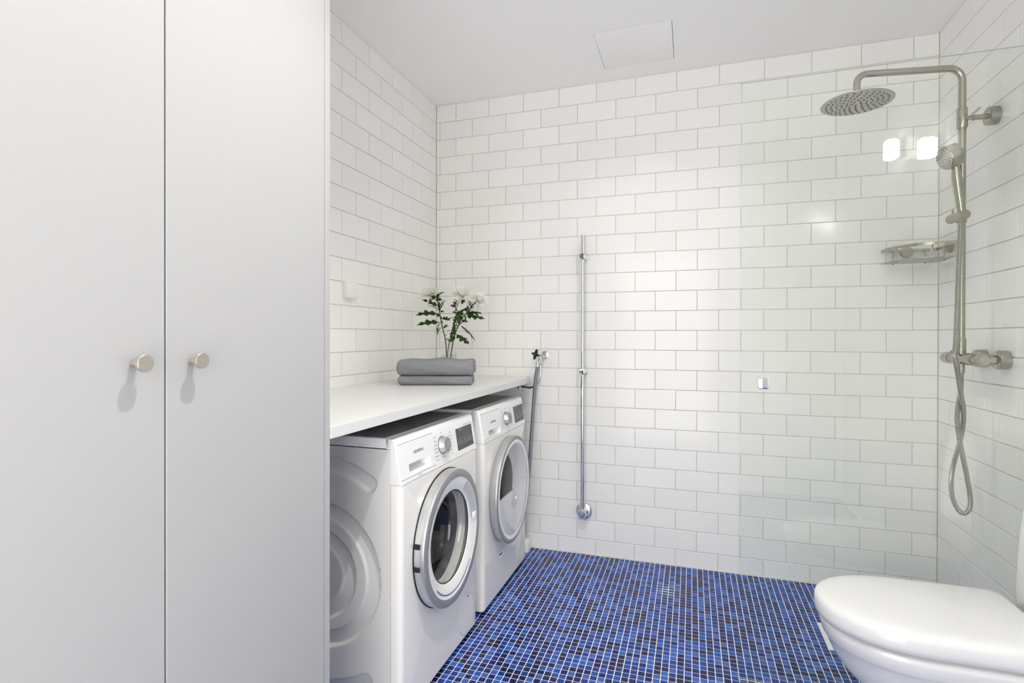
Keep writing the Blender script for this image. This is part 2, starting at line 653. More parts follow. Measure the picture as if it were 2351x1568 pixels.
# architrave of the open doorway behind the viewer
tr = B()
tr.box(DOOR_X0 - .07, DOOR_X0, -ROOM_D, -ROOM_D + .015, 0, DOOR_Z + .07, .003).box(DOOR_X1, DOOR_X1 + .07, -ROOM_D, -ROOM_D + .015, 0, DOOR_Z + .07, .003)
tr.box(DOOR_X0, DOOR_X1, -ROOM_D, -ROOM_D + .015, DOOR_Z, DOOR_Z + .07, .003)
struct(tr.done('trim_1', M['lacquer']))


# ------------------------------------------------------------------ lamps
def downlight(x, y, label, watts):
    t = thing('ceiling_downlight', label, 'lamp', (x, y, CEIL))
    B().lathe([(0.033, -0.012), (0.034, -0.004), (0.043, -0.004), (0.045, 0.0), (0.045, 0.002), (0.033, 0.002)],
              (x, y, CEIL - 0.002), (0, 0, 1), 40).done('trim_ring', M['plastic'], t)
    B().cyl((x, y, CEIL - 0.006), (x, y, CEIL - 0.004), 0.032, 32).done('lens', M['lens'], t)
    ld = bpy.data.lights.new('downlight_beam', 'SPOT')
    ld.energy = watts
    ld.color = (1.0, 0.978, 0.935)
    ld.spot_size = math.radians(132)
    ld.spot_blend = 1.0
    ld.shadow_soft_size = 0.014
    lo = bpy.data.objects.new('downlight_beam', ld)
    COL.objects.link(lo)
    lo.parent = t
    lo.location = (0, 0, -0.02)


downlight(1.235, -0.735, 'round recessed downlight beside the ceiling hatch', SPOT_W * 0.24)
downlight(1.225, -2.0, 'round recessed downlight opposite the tall cabinet', SPOT_W)



def opal_lamp(y, z, label, k):
    t = thing('wall_lamp', label, 'lamp', (ROOM_W, y, z))
    B().box(ROOM_W - 0.02, ROOM_W - 0.0005, y - .035, y + .035, z - .05, z + .05, .004).done('wall_plate', M['chrome'], t)
    bb = B()
    bb.box(ROOM_W - 0.078, ROOM_W - 0.02, y - .040 * k, y + .040 * k, z - .075 * k, z + .075 * k, .022 * k, 5)
    bb.done('opal_shade', M['opal'], t)


opal_lamp(-2.26, 2.163, 'white opal wall lamp mounted high beside the door end', .70)
opal_lamp(-1.80, 2.02, 'white opal wall lamp mounted lower, nearer the shower', .60)

# ------------------------------------------------------------------ tall cabinet
CX = 0.600
cab = thing('tall_cabinet', 'floor to ceiling white cabinet with two flat doors and round knobs', 'cabinet', (0.3, -2.22, 0))
CY0, CY1, CT = -2.652, -1.787, 2.515
body = B().box(0.004, 0.578, CY0 + .019, CY1 - .019, 0.05, CT - .002)
body.done('carcass', M['gap'], cab, smooth=0)
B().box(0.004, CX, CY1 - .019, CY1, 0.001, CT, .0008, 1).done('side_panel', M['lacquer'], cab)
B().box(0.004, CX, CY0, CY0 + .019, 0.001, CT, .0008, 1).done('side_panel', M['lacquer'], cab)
B().box(0.02, 0.55, CY0 + .02, CY1 - .02, 0.001, 0.05).done('plinth', M['lacquer'], cab)
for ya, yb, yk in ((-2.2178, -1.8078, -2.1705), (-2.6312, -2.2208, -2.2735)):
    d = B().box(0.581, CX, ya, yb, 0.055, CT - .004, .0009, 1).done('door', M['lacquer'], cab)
    B().lathe([(0.0001, -0.002), (0.0066, -0.002), (0.0064, 0.0), (0.0062, 0.0185), (0.0068, 0.0192), (0.0130, 0.0196), (0.0137, 0.0203),
               (0.0137, 0.0262), (0.0131, 0.0268), (0.0001, 0.0268)], (CX, yk, 1.128), (1, 0, 0), 36).done('knob', M['knob'], d)

# ------------------------------------------------------------------ worktop over the machines
wt = B()
outl = [(0.003, -1.786), (0.603, -1.786), (0.603, -0.082), (0.573, -0.082), (0.573, -0.002), (0.003, -0.002)]
wt.loft([[V(x, y, z) for x, y in outl] for z in (0.922, 0.951)])
bmesh.ops.bevel(wt.b, geom=[e for e in wt.b.edges if abs(e.verts[0].co.z - e.verts[1].co.z) < 1e-6 and abs(e.verts[0].co.x - .603) < 1e-4 and abs(e.verts[1].co.x - .603) < 1e-4],
                offset=0.0012, segments=2, affect='EDGES')
tag(wt.done('worktop', M['shelf']), 'long white laminate worktop above the two laundry machines', 'worktop')
# cleats that carry the worktop
tag(B().box(0.003, 0.022, -1.70, -0.10, 0.880, 0.9215, .001, 1).done('support_batten', M['lacquer']), 'white batten on the tiled wall carrying the worktop', 'batten')


# ------------------------------------------------------------------ washing machine and dryer
def Xp(z):
    return 0.609 - (z - 0.722) * 0.16


PANEL = [(z, Xp(z)) for z in (0.7225, 0.735, 0.760, 0.785, 0.812, 0.842)] + [(0.850, 0.5875), (0.8555, 0.5845), (0.8590, 0.579), (0.8602, 0.572)]


def on_panel(me, y, z, off=0.0012):
    """lay a flat xy mesh on the sloping control panel, its origin at (y, z)"""
    me.transform(Matrix(((0, -0.158, 0, Xp(z) + off), (1, 0, 0, y), (0, 0.987, 0, z), (0, 0, 0, 1))))
    return me


def panel_patch(bd, y0, y1, z0, z1, off, slope=0.0, mi=0):
    bd.quad([V(Xp(z0) + off, y0, z0), V(Xp(z0) + off, y1, z0), V(Xp(z1) + off, y1, z1), V(Xp(z1) + off, y0, z1)], mi)


def relief(x, z):
    """pressed pattern of the side sheet"""
    dx, dz = x - 0.305, z - 0.42
    r = math.hypot(dx, dz)
    ss = lambda a, b_, v: (lambda t: t * t * (3 - 2 * t))(min(1, max(0, (v - a) / (b_ - a))))
    e = 0.0035
    h = 0.0
    ch = lambda r0, r1: ss(r0 - e, r0 + e, r) * (1 - ss(r1 - e, r1 + e, r))
    # sloping channels: deep at the outer edge, easing up to the inner rim
    for r0, r1 in ((0.183, 0.229), (0.098, 0.142)):
        if r0 - e < r < r1 + e:
            depth = 0.35 + 0.65 * (r - r0) / (r1 - r0)
            h -= 0.013 * ch(r0, r1) * max(0.3, min(1, depth))
    # curved ribs near the top and the bottom
    for sgn in (1, -1):
        ang = math.atan2(dz * sgn, dx)
        rm, hw = 0.356, 0.0215
        a_end = math.radians(57) if sgn > 0 else math.radians(60)
        if ang > a_end and ang < PI - a_end:
            d = abs(r - rm)
        else:
            ae = a_end if ang < PI / 2 and ang > -PI / 2 else PI - a_end
            d = math.hypot(dx - rm * math.cos(ae), dz * sgn - rm * math.sin(ae))
        h -= 0.010 * (1 - ss(hw - e, hw + e, d))
    return h


def machine(name, label, cat, y0, dryer):
    y1 = y0 + 0.598
    yc = (y0 + y1) / 2
    t = thing(name, label, cat, (0.32, yc, 0))
    XB, XS, XF, ZB, ZS = 0.035, 0.571, 0.609, 0.016, 0.8285
    zc = 0.473 if not dryer else 0.461
    # side sheets with the pressed pattern
    for yy, sg in ((y0, -1), (y1, 1)):
        sb = B()
        nx, nz = (150, 230) if (sg < 0 and not dryer) else (24, 36)
        rows = []
        for i in range(nx + 1):
            xx = XB + (XS - XB) * i / nx
            rows.append([V(xx, yy + sg * relief(xx, ZB + (ZS - ZB) * j / nz) * (1 if nx > 50 else 0.0), ZB + (ZS - ZB) * j / nz) for j in range(nz + 1)])
        sb.loft(rows, False, False, closed=False)
        sb.box(XS - .0025, XS - .0003, yy - .0004 * sg - .0005, yy - .0004 * sg + .0005, ZB, ZS)
        sb.done('side_sheet', M['enamel_side'], t, smooth=50)
    B().box(XB - .002, XB, y0 + .001, y1 - .001, ZB, ZS).done('rear_sheet', M['enamel_side'], t, smooth=0)
    B().box(XB, XS, y0 + .003, y1 - .003, ZB, ZB + .002).done('base_sheet', M['gap'], t, smooth=0)
    # worktop lid of the machine
    lb = B().box(XB - .01, 0.5545, y0 + .0005, y1 - .0005, ZS + .0015, 0.8605, .003, 2)
    lb.done('lid_trim', M['plastic'], t)
    B().box(XB + .01, 0.545, y0 + .012, y1 - .012, 0.8600, 0.8612, .0004, 1).done('lid', M['lid_top_shaded'], t)
    # front sheet with the door opening
    R0 = 0.176 if not dryer else 0.196
    zt = 0.7215
    cz = zc
    corners = [math.atan2(b_ - cz, a - yc) for a in (y0, y1) for b_ in (ZB, zt)]
    angs = sorted(set([round(-PI + 2 * PI * i / 96, 5) for i in range(96)] + [round(a, 5) for a in corners]))

    def rect(ins, x_):
        out = []
        for a in angs:
            c, s_ = math.cos(a), math.sin(a)
            ky = ((y1 if c > 0 else y0) - yc) / c if abs(c) > 1e-9 else 1e9
            kz = ((zt if s_ > 0 else ZB) - cz) / s_ if abs(s_) > 1e-9 else 1e9
            k_ = min(ky, kz)
            py, pz = yc + c * k_, cz + s_ * k_
            iz = ins * 0.25
            out.append(V(x_, min(max(py, y0 + ins), y1 - ins), min(max(pz, ZB + iz), zt - iz * .3)))
        return out

    circ = lambda r, x_: [V(x_, yc + r * math.cos(a), cz + r * math.sin(a)) for a in angs]
    fb_ = B().loft([circ(R0 - .003, XF - .03), circ(R0, XF - .012), circ(R0 + .003, XF), rect(.016, XF), rect(.0095, XF - .0015), rect(.0045, XF - .005), rect(.0012, XF - .011), rect(0, XF - .019), rect(0, XS + .0008)], False, False)
    fb_.done('front_sheet', M['enamel'], t, smooth=40)
    for fy in (y0 + .05, y1 - .05):
        for fx in (.09, .53):
            B().cyl((fx, fy, 0.0), (fx, fy, 0.02), .02, 20).done('foot', M['black'], t)
    # control panel
    dy0, dy1 = y0 + .004, y0 + .2345
    hz0, hz1 = (0.7405, 0.7745)
    if dryer:
        hz0, hz1 = (0.7335, 0.7655)
    hy0, hy1 = (y0 + .055, y0 + .198) if not dryer else (y0 + .070, y0 + .214)
    pb = B()
    ybr = [y0, y0 + .004, dy1 + .001, y1 - .006, y1]
    rows = [[V(x_ - (0.006 if yy in (y0, y1) else 0), yy, z_) for yy in ybr] for z_, x_ in PANEL]
    gv = [[pb.b.verts.new(p) for p in r_] for r_ in rows]
    for i in range(len(PANEL) - 1):
        for j in range(len(ybr) - 1):
            if j == 1 and 1 <= i <= 4:
                continue
            pb.b.faces.new((gv[i][j], gv[i][j + 1], gv[i + 1][j + 1], gv[i + 1][j]))
    # cheeks, top and underside
    for yy, jj in ((y0, 0), (y1, len(ybr) - 1)):
        back = [pb.b.verts.new((0.5555, yy, 0.8602)), pb.b.verts.new((0.5555, yy, ZS + .001)), pb.b.verts.new((XS, yy, ZS + .001)), pb.b.verts.new((XS, yy, PANEL[0][0]))]
        pb.b.faces.new([gv[i][jj] for i in range(len(PANEL))] + back)
    pb.quad([V(.5555, y0, .8602), V(.5555, y1, .8602), V(.572, y1, .8602), V(.572, y0, .8602)])
    bmesh.ops.remove_doubles(pb.b, verts=pb.b.verts[:], dist=1e-5)
    pb.done('control_panel', M['plastic'], t, smooth=30)
    # detergent drawer / water container front
    db = B()
    off = 0.0012
    ya_, yb_ = dy0 + .0018, dy1 - .0008
    zs_ = [0.7365, hz0, hz1, 0.79, 0.815, 0.8408]
    ysd = [ya_, hy0, hy1, yb_]
    P_ = lambda y_, z_, o_=off: V(Xp(z_) + o_, y_, z_)
    for i in range(len(zs_) - 1):
        for j in range(3):
            if i == 1 and j == 1:
                continue
            db.quad([P_(ysd[j], zs_[i]), P_(ysd[j + 1], zs_[i]), P_(ysd[j + 1], zs_[i + 1]), P_(ysd[j], zs_[i + 1])])
    for a, c in (((ya_, 0.7365), (yb_, 0.7365)), ((yb_, 0.7365), (yb_, 0.8408)), ((yb_, 0.8408), (ya_, 0.8408)), ((ya_, 0.8408), (ya_, 0.7365))):
        db.quad([P_(*a), P_(*c), P_(*c, -.012), P_(*a, -.012)])
    dq = 0.030
    # grip: a deep pocket whose floor slopes out to the lower edge
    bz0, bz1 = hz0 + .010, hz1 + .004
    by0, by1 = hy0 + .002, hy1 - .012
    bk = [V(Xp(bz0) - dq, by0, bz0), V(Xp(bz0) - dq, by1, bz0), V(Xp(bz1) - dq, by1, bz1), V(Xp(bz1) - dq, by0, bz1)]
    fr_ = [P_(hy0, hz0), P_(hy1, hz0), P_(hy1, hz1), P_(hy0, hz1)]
    db.quad(bk, 1)  # back of the pocket coloured grey in place of the shade inside
    for i in range(4):
        j = (i + 1) % 4
        db.quad([fr_[i], fr_[j], bk[j], bk[i]])
    bmesh.ops.remove_doubles(db.b, verts=db.b.verts[:], dist=1e-5)
    drawer = db.done('drawer_front', [M['plastic'], M['plastic_grey_and_shade']], t, smooth=20)
    # printed words
    w_ = text_mesh('SIEMENS', 0.0137, 0.0)
    ty = y0 + .0925 if not dryer else y0 + .107
    sx = 0.0665 / max(v.co.x for v in w_.vertices)
    w_.transform(Matrix.Diagonal((sx, 1, 1, 1)))
    on_panel(w_, ty, 0.8 if not dryer else .791, 0.0018)
    w_.materials.append(M['print_dark'])
    w_.transform(Matrix.Translation(-BASE[t]))
    link('brand_lettering', w_, t)
    w_ = text_mesh('iSensoric', 0.0075)
    on_panel(w_, ty + .014, 0.7275, 0.0006)
    w_.materials.append(M['print_grey'])
    w_.transform(Matrix.Translation(-BASE[t]))
    link('small_lettering', w_, t)
    # programme selector
    ky, kz = (yc + .0015, 0.789) if not dryer else (yc + .015, .785)
    ax = V(0.987, 0, 0.158)
    kb = V(Xp(kz), ky, kz)
    kn = B().lathe([(0.0305, -.002), (0.0305, 0.002), (0.0292, 0.004), (0.0278, 0.018), (0.0272, 0.0205), (0.0255, 0.0215), (0.0001, 0.0218)], kb, ax, 48).done('selector_knob', M['silver'], t)
    B().lathe([(0.0001, 0.0219), (0.0245, 0.0219), (0.0245, 0.0222), (0.0001, 0.0222)], kb, ax, 40).done('knob_face', M['silver_dark'], kn)
    B().lathe([(0.0318, 0.0004), (0.0318, 0.0016), (0.030, 0.0016)], kb, ax, 40).done('knob_seal', M['seal'], kn)
    # programme marks around the knob
    pm = B()
    rr = random.Random(5)
    for i in range(7):
        z_ = 0.8215 - i * 0.0126
        L = rr.uniform(.014, .022)
        panel_patch(pm, ky - .052 - L / 2, ky - .052 + L / 2, z_, z_ + .0026, .0005)
        panel_patch(pm, ky - .040, ky - .034, z_ + .0010, z_ + .0016, .0005)
    for i in range(7):
        z_ = 0.8215 - i * 0.0126
        L = rr.uniform(.010, .020)
        panel_patch(pm, ky + .070 - L / 2, ky + .070 + L / 2, z_, z_ + .0026, .0005)
    panel_patch(pm, ky - .006, ky + .004, .8305, .8332, .0005)
    panel_patch(pm, ky - .010, ky + .016, .7455, .7480, .0005)
    pm.done('programme_marks', M['print_grey'], t, smooth=0)['kind'] = 'stuff'
    # display
    sy0, sy1 = (y1 - .176, y1 - .0265) if not dryer else (y1 - .163, y1 - .0165)
    db = B()
    db.loft([[V(Xp(z_) + o_, y_, z_) for y_, z_ in ((sy0, .744), (sy1, .744), (sy1, .8235), (sy0, .8235))] for o_ in (-.001, .0009)])
    disp = db.done('display', M['screen'], t, smooth=0)
    dp = B()
    panel_patch(dp, sy0 + .012, sy1 - .02, .7835, .7845, .0013)
    panel_patch(dp, sy0 + .004, sy1 - .02, .7660, .7672, .0013)
    panel_patch(dp, sy0 + .036, sy0 + .048, .8165, .8195, .0013)
    for i in range(7):
        c_ = sy0 + .012 + i * .0195
        panel_patch(dp, c_ - .0022, c_ + .0022, .7715, .7775, .0013)
        if i % 2:
            panel_patch(dp, c_ - .0060, c_ - .0042, .7715, .7765, .0013)
    dp.done('display_symbols', M['screen_lit'], disp, smooth=0)['kind'] = 'stuff'
    mk = B()
    for a, c in ((.075, .104), (.110, .122), (.127, .131), (.133, .149)) if not dryer else ((.122, .128), (.131, .143)):
        panel_patch(mk, sy0 + a, sy0 + c, .8285, .8318, .0005)
    mk.done('model_marks', M['print_grey'], t, smooth=0)

    # ---------------- door
    o = V(0, yc, zc)
    A = (1, 0, 0)
    if not dryer:
        door = B().lathe([(.216, .6085), (.2275, .6095), (.2305, .6125), (.2315, .628), (.2312, .641), (.2300, .6455)], o, A, 96).done('door', M['silver'], t)
        B().lathe([(.2300, .6455), (.2290, .6472), (.2270, .6480), (.2055, .6480), (.2040, .6474)], o, A, 96).done('door_ring', M['silver_dark'], door)
        B().lathe([(.2190, .6092), (.2335, .6094), (.2340, .6105), (.2305, .6118)], o, A, 96).done('door_gap_seal', M['seal'], door)
        B().lathe([(.2035, .6478), (.2020, .6470), (.1900, .6450), (.1680, .6385), (.1590, .6345), (.1565, .6300)], o, A, 96).done('door_trim', M['plastic'], door)
        B().lathe([(.1565, .6310), (.1545, .6325), (.1525, .6300)], o, A, 96).done('glass_seal', M['seal'], door)
        B().lathe([(.1525, .6300), (.1490, .6240), (.1440, .6180), (.1390, .600), (.1330, .572), (.1230, .548), (.1050, .532), (.0600, .524), (.0001, .522)], o, A, 64).done('door_glass', M['door_glass'], door)
        # blue accent line, hinge slots, grip
        ln = B()
        a0, a1 = math.radians(224), math.radians(316)
        lp = []
        for rr_ in (.1880, .1915):
            lp.append([V(.6468, yc + rr_ * math.cos(a0 + (a1 - a0) * i / 40), zc + rr_ * math.sin(a0 + (a1 - a0) * i / 40)) for i in range(41)])
        ln.loft(lp, False, False, closed=False)
        ln.done('accent_line', M['blue_line'], door, smooth=0)
        for dz in (.043, -.028):
            B().box(.6135, .6335, yc - .2345, yc - .216, zc + dz - .007, zc + dz + .007).done('hinge_slot', M['seal'], door, smooth=0)
        gp = B()
        lp = []
        for rr_, dx in ((.1655, .6388), (.170, .6400), (.194, .6468), (.1985, .6476)):
            lp.append([V(dx + .0006 - (0.0 if rr_ < .166 or rr_ > .198 else .0), yc + rr_ * math.cos(math.radians(4 + 54 * i / 24)), zc + rr_ * math.sin(math.radians(4 + 54 * i / 24))) for i in range(25)])
        gp.loft(lp, False, False, closed=False)
        gp.done('door_grip', M['plastic_grey_and_shade'], door, smooth=60)
        gp = B()
        ga = math.radians(6)
        gp.box(.640, .6505, yc + .172, yc + .197, zc + .006, zc + .030, .004, 2)
        gp.done('door_grip_end', M['plastic'], door)
        # rubber gasket and drum
        B().lathe([(.176, .598), (.183, .588), (.178, .572), (.168, .562), (.160, .556), (.165, .545)], o, A, 64).done('gasket', M['rubber'], t)
        drum = B().lathe([(.165, .546), (.238, .542), (.240, .52), (.240, .21), (.230, .195), (.0001, .190)], o, A, 64).done('drum', M['drum'], t)
        for i in range(3):
            a = math.radians(95 + 120 * i)
            c_ = V(0, yc + .226 * math.cos(a), zc + .226 * math.sin(a))
            B().cyl(c_ + V(.23, 0, 0), c_ + V(.51, 0, 0), .022, 14, bev=.006).done('drum_paddle', M['rubber'], drum)
        # pump cover
        B().lathe([(.0001, .0001), (.0715, .0001), (.0722, -.0008)], V(XF + .0009, y1 - .106, .101), A, 64).done('pump_cover', M['enamel'], t)
        B().lathe([(.0728, .0006), (.0738, .0006)], V(XF, y1 - .106, .101), A, 64).done('pump_cover_gap', M['print_grey'], t)
        B().box(XF + .0006, XF + .0014, y1 - .098, y1 - .090, .160, .168).done('pump_cover_slot', M['gap'], t, smooth=0)
    else:
        door = B().lathe([(.226, .6085), (.2365, .6095), (.2385, .6130), (.2435, .6280), (.2450, .6420), (.2440, .6455)], o, A, 96).done('door', M['silver'], t)
        B().lathe([(.2440, .6455), (.2420, .6478), (.2400, .6484), (.2290, .6490), (.2260, .6485)], o, A, 96).done('door_ring', M['silver_dark'], door)
        B().lathe([(.2290, .6092), (.2405, .6094), (.2405, .6104), (.2375, .6118)], o, A, 96).done('door_gap_seal', M['print_grey'], door)
        B().lathe([(.2260, .6485), (.2240, .6500), (.2200, .6500), (.2100, .6480), (.2070, .6460)], o, A, 96).done('door_trim', M['plastic'], door)
        B().lathe([(.2070, .6462), (.2000, .6520), (.1700, .6600), (.1000, .6660), (.0001, .6680)], o, A, 64).done('door_glass', M['dryer_glass'], door)
        # inner moulded bowl behind the pane, open to the left
        ib = B()
        lps = []
        for r_, x_ in ((.2070, .6440), (.1990, .6350), (.1780, .6050), (.1600, .5920), (.1580, .5850)):
            lps.append([V(x_ + (0.008 if r_ < .18 and math.sin(th) < -.3 else 0), yc + r_ * math.cos(th),
                          zc + (max(r_ * math.sin(th), -.045) if r_ < .165 else (max(r_ * math.sin(th), -.085) if r_ < .18 else r_ * math.sin(th)))) for th in [2 * PI * i / 64 for i in range(64)]])
        ib.loft(lps, False, False)
        ib.done('inner_bowl', M['dryer_in'], door)
        # the drum beyond
        B().lathe([(.172, .580), (.24, .570), (.245, .55), (.245, .2), (.0001, .19)], o, A, 48).done('drum', M['drum'], t)
        # curved word on the lower rim of the pane
        wb = B()
        for i, ch in enumerate('- - - - GLASS -'):
            if ch == ' ':
                continue
            a = math.radians(262 + i * 3.6)
            me_ = text_mesh(ch, .0135)
            ux, uy = -math.sin(a), math.cos(a)
            rr_ = .196
            me_.transform(Matrix(((0, 0, 0, .6552), (ux, -uy, 0, yc + rr_ * math.cos(a)), (uy, ux, 0, zc + rr_ * math.sin(a)), (0, 0, 0, 1))))
            wb.b.from_mesh(me_)
            bpy.data.meshes.remove(me_)
        wb.done('door_lettering', M['print_mid'], door, smooth=0, fix=False)['kind'] = 'stuff'
        # lower flap with latch, and the rings of the air inlet
        fl = B()
        g0, g1, z0_, z1_ = y0 + .0225, y1 - .012, .0325, .2005
        fl.box(XF - .0005, XF + .0012, g0, g1, z0_, z1_, .0008, 1)
        flap = fl.done('service_flap', M['enamel'], t)
        gb = B()
        gb.box(XF, XF + .0006, g0 - .0016, g1 + .0016, z1_, z1_ + .0016)
        gb.box(XF, XF + .0006, g0 - .0012, g0, z0_, z1_)
        gb.done('flap_gap', M['print_grey'], t, smooth=0)
        B().box(XF + .001, XF + .0075, y0 + .196, y0 + .219, .172, .181, .002).done('flap_latch', M['plastic'], flap)
        B().box(XF + .0012, XF + .0016, y0 + .190, y0 + .222, .180, .1865).done('flap_latch_slot', M['gap'], flap, smooth=0)
        vb = B()
        for i in range(9):
            f_ = 1 - i / 9.5
            lp = [[], []]
            for k_ in range(48):
                th = 2 * PI * k_ / 48
                for q, e_ in enumerate((0, .0032)):
                    lp[q].append(V(XF + .0012 + (.0012 if q else .0004), y1 - .097 + (.072 * f_ - e_) * math.cos(th), .106 + (.074 * f_ - e_) * math.sin(th)))
            vb.loft(lp, False, False)
        vb.done('air_inlet_rings', M['plastic'], flap, smooth=60)
    return t


machine('washing_machine', 'white front loading washing machine with dark round glass and blue line on its door', 'washing machine', -1.460, False)
machine('tumble_dryer', 'white tumble dryer with clear domed door and bottom flap beside the tiled wall', 'dryer', -0.785, True)

# ------------------------------------------------------------------ shower screen
GY = -0.901
scr = thing('shower_screen', 'frameless clear glass shower screen standing in front of the rain shower', 'shower screen', (2.03, GY, 0))
gb = B()
gx0, gx1, gz0, gz1 = 1.585, 2.470, 0.006, 2.031
gb.box(gx0, gx1, GY - .003, GY + .003, gz0, gz1)
for f in gb.b.faces:
    f.material_index = 0 if abs(f.normal.y) > .5 else 1
bmesh.ops.recalc_face_normals(gb.b, faces=gb.b.faces[:])
for f in gb.b.faces:
    f.material_index = 0 if abs(f.normal.y) > .5 else 1
gb.done('glass_pane', [M['glass'], M['glass_edge']], scr, smooth=0)
B().box(2.466, ROOM_W - .0005, GY - .012, GY + .012, 0.006, 2.031, .001, 1).done('wall_profile', M['chrome'], scr)
B().box(gx0 + .002, gx1, GY - .006, GY + .006, 0.0005, 0.0065, .001, 1).done('bottom_seal', M['clear'], scr)
kx, kz = 1.661, 1.0155
for sg in (-1, 1):
    kb = B()
    ya, yb = sorted((GY + sg * .0042, GY + sg * .0230))
    kb.box(kx - .0165, kx + .0165, ya, yb, kz - .0175, kz + .0175, .0016, 2)
    kb.done('screen_knob', M['chrome'], scr)

# ------------------------------------------------------------------ rain shower set on the right wall
SX, SY, MZ = 2.372, -0.485, 1.0925
sh = thing('shower_set', 'brushed steel rain shower column with thermostatic mixer on the tiled wall', 'shower', (SX, SY, MZ))
HX, HY, HZ, AZ = 2.020, -0.545, 2.053, 2.161
path = arc_path([(SX, SY, MZ + .045), (SX, SY, AZ), (HX, HY, AZ), (HX, HY, HZ + .034)], .048, 12)
riser = B().tube(path, .0122, 20).done('riser_pipe', M['steel'], sh)
B().lathe([(.0120, 0), (.0158, .0005), (.0164, .002), (.0164, .072), (.0158, .0735), (.0120, .074)], (SX, SY, 1.938), (0, 0, 1), 32).done('pipe_sleeve', M['steel'], riser)
# overhead spray head
hd = B().lathe([(.0001, .010), (.018, .010), (.060, .0075), (.110, .0042), (.1185, .0030), (.1200, .0015), (.1195, .0002), (.1170, 0), (.0001, 0)], (HX, HY, HZ), (0, 0, 1), 96).done('rain_head', M['steel'], sh)
B().lathe([(.0001, -.0004), (.1165, -.0004), (.1168, -.0001)], (HX, HY, HZ), (0, 0, 1), 96).done('spray_plate', M['steel_face'], hd)
B().lathe([(.0145, .004), (.0158, .012), (.0150, .022), (.0120, .028), (.0112, .036)], (HX, HY, HZ + .005), (0, 0, 1), 28).done('swivel_joint', M['steel'], hd)
nz = B()
for k, (r_, n_) in enumerate(((.101, 30), (.084, 25), (.067, 20), (.050, 15), (.033, 10), (.016, 5))):
    for i in range(n_):
        a = 2 * PI * i / n_ + k * .05
        c_ = V(HX + r_ * math.cos(a), HY + r_ * math.sin(a), HZ)
        nz.lathe([(.0036, -.0002), (.0034, -.0018), (.0024, -.0034), (.0001, -.0036)], c_, (0, 0, 1), 10)
o = nz.done('spray_nozzles', M['nozzle'], hd)
o['kind'] = 'stuff'
# upper wall bracket
UZ = 1.9735
br = B().lathe([(.0105, 0), (.0135, .001), (.0135, .012), (.0080, .014), (.0075, .030), (.0095, .031), (.0095, ROOM_W - SX - .03)], (SX, SY, UZ), (1, 0, 0), 24).done('wall_bracket', M['steel'], sh)
B().lathe([(.0001, .0305), (.030, .0305), (.0325, .029), (.0325, .0005), (.031, 0), (.0001, 0)], (ROOM_W - .0005, SY, UZ), (-1, 0, 0), 48).done('wall_flange', M['steel'], br)
B().cyl((SX + .018, SY - .010, UZ + .002), (SX + .045, SY - .022, UZ + .028), .0035, 14, bev=.0008).done('locking_pin', M['steel'], br)
# thermostatic mixer bar
MXB = 2.386
mx = B()
mx.lathe([(.0215, 0), (.0225, .002), (.0225, .190), (.0215, .192)], (MXB, -.575, MZ), (0, 1, 0), 48, True, True)
mx.done('mixer_body', M['steel'], sh)
B().lathe([(.0001, 0), (.0216, 0), (.0226, .0008), (.0226, .030), (.0215, .032)], (MXB, -.607, MZ), (0, 1, 0), 48).done('near_handle', M['steel'], sh)
B().lathe([(.0001, -.0006), (.0065, -.0006), (.0068, 0)], (MXB, -.607, MZ), (0, 1, 0), 32).done('handle_cap', M['steel_face'], sh)
B().lathe([(.0210, 0), (.0226, .0015), (.0226, .048), (.0215, .054), (.0150, .060), (.0001, .061)], (MXB, -.3815, MZ), (0, 1, 0), 48).done('far_handle', M['steel'], sh)
B().lathe([(.0228, 0), (.0228, .002)], (MXB, -.3835, MZ), (0, 1, 0), 48).done('handle_gap', M['seal'], sh)
B().cyl((MXB, -.590, MZ + .020), (MXB, -.590, MZ + .0275), .0038, 14, bev=.0006).done('stop_button', M['steel'], sh)
B().cyl((MXB, -.368, MZ + .020), (MXB, -.368, MZ + .0285), .0040, 14, bev=.0006).done('stop_button', M['steel'], sh)
for fy in (-.560, -.410):
    un = B().lathe([(.0001, .0335), (.030, .0335), (.0330, .0315), (.0335, .0300), (.0335, .0008), (.032, 0), (.0001, 0)], (ROOM_W - .0005, fy, MZ), (-1, 0, 0), 48).done('wall_flange', M['steel'], sh)
    B().lathe([(.0120, .030), (.0120, .037), (.0185, .038), (.0185, .056), (.0130, .058), (.0130, .078)], (ROOM_W, fy, MZ), (-1, 0, 0), 6).done('union_nut', M['steel'], un)
    B().lathe([(.0135, .056), (.0140, .060), (.0140, .085)], (ROOM_W, fy, MZ), (-1, 0, 0), 24).done('union_collar', M['steel'], un)
B().lathe([(.0135, .016), (.0148, .022), (.0148, .044), (.0140, .045), (.0140, .0465), (.0155, .0475), (.0155, .074), (.0147, .0755), (.0120, .076)], (SX, SY, MZ), (0, 0, 1), 32).done('riser_collar', M['steel'], sh)
B().lathe([(.0110, -.018), (.0110, -.028), (.0122, -.029), (.0118, -.052), (.0095, -.054)], (SX, SY, MZ), (0, 0, 1), 28).done('hose_outlet', M['steel'], sh)
# slider that carries the hand shower
sl = B().lathe([(.0001, 0), (.0155, 0), (.0170, .0015), (.0170, .085), (.0155, .094), (.0110, .098), (.0001, .0985)], (2.3605, -.545, 1.612), (-.012, .095, .0005), 36).done('hand_shower_slider', M['steel'], sh)
B().lathe([(.0148, -.018), (.0155, -.0165), (.0155, .0165), (.0148, .018)], (SX, SY, 1.612), (0, 0, 1), 32).done('slider_clamp', M['steel'], sl)
B().cyl((2.3505, -.470, 1.624), (2.3505, -.470, 1.644), .0030, 12, bev=.0006).done('slider_pin', M['steel'], sl)

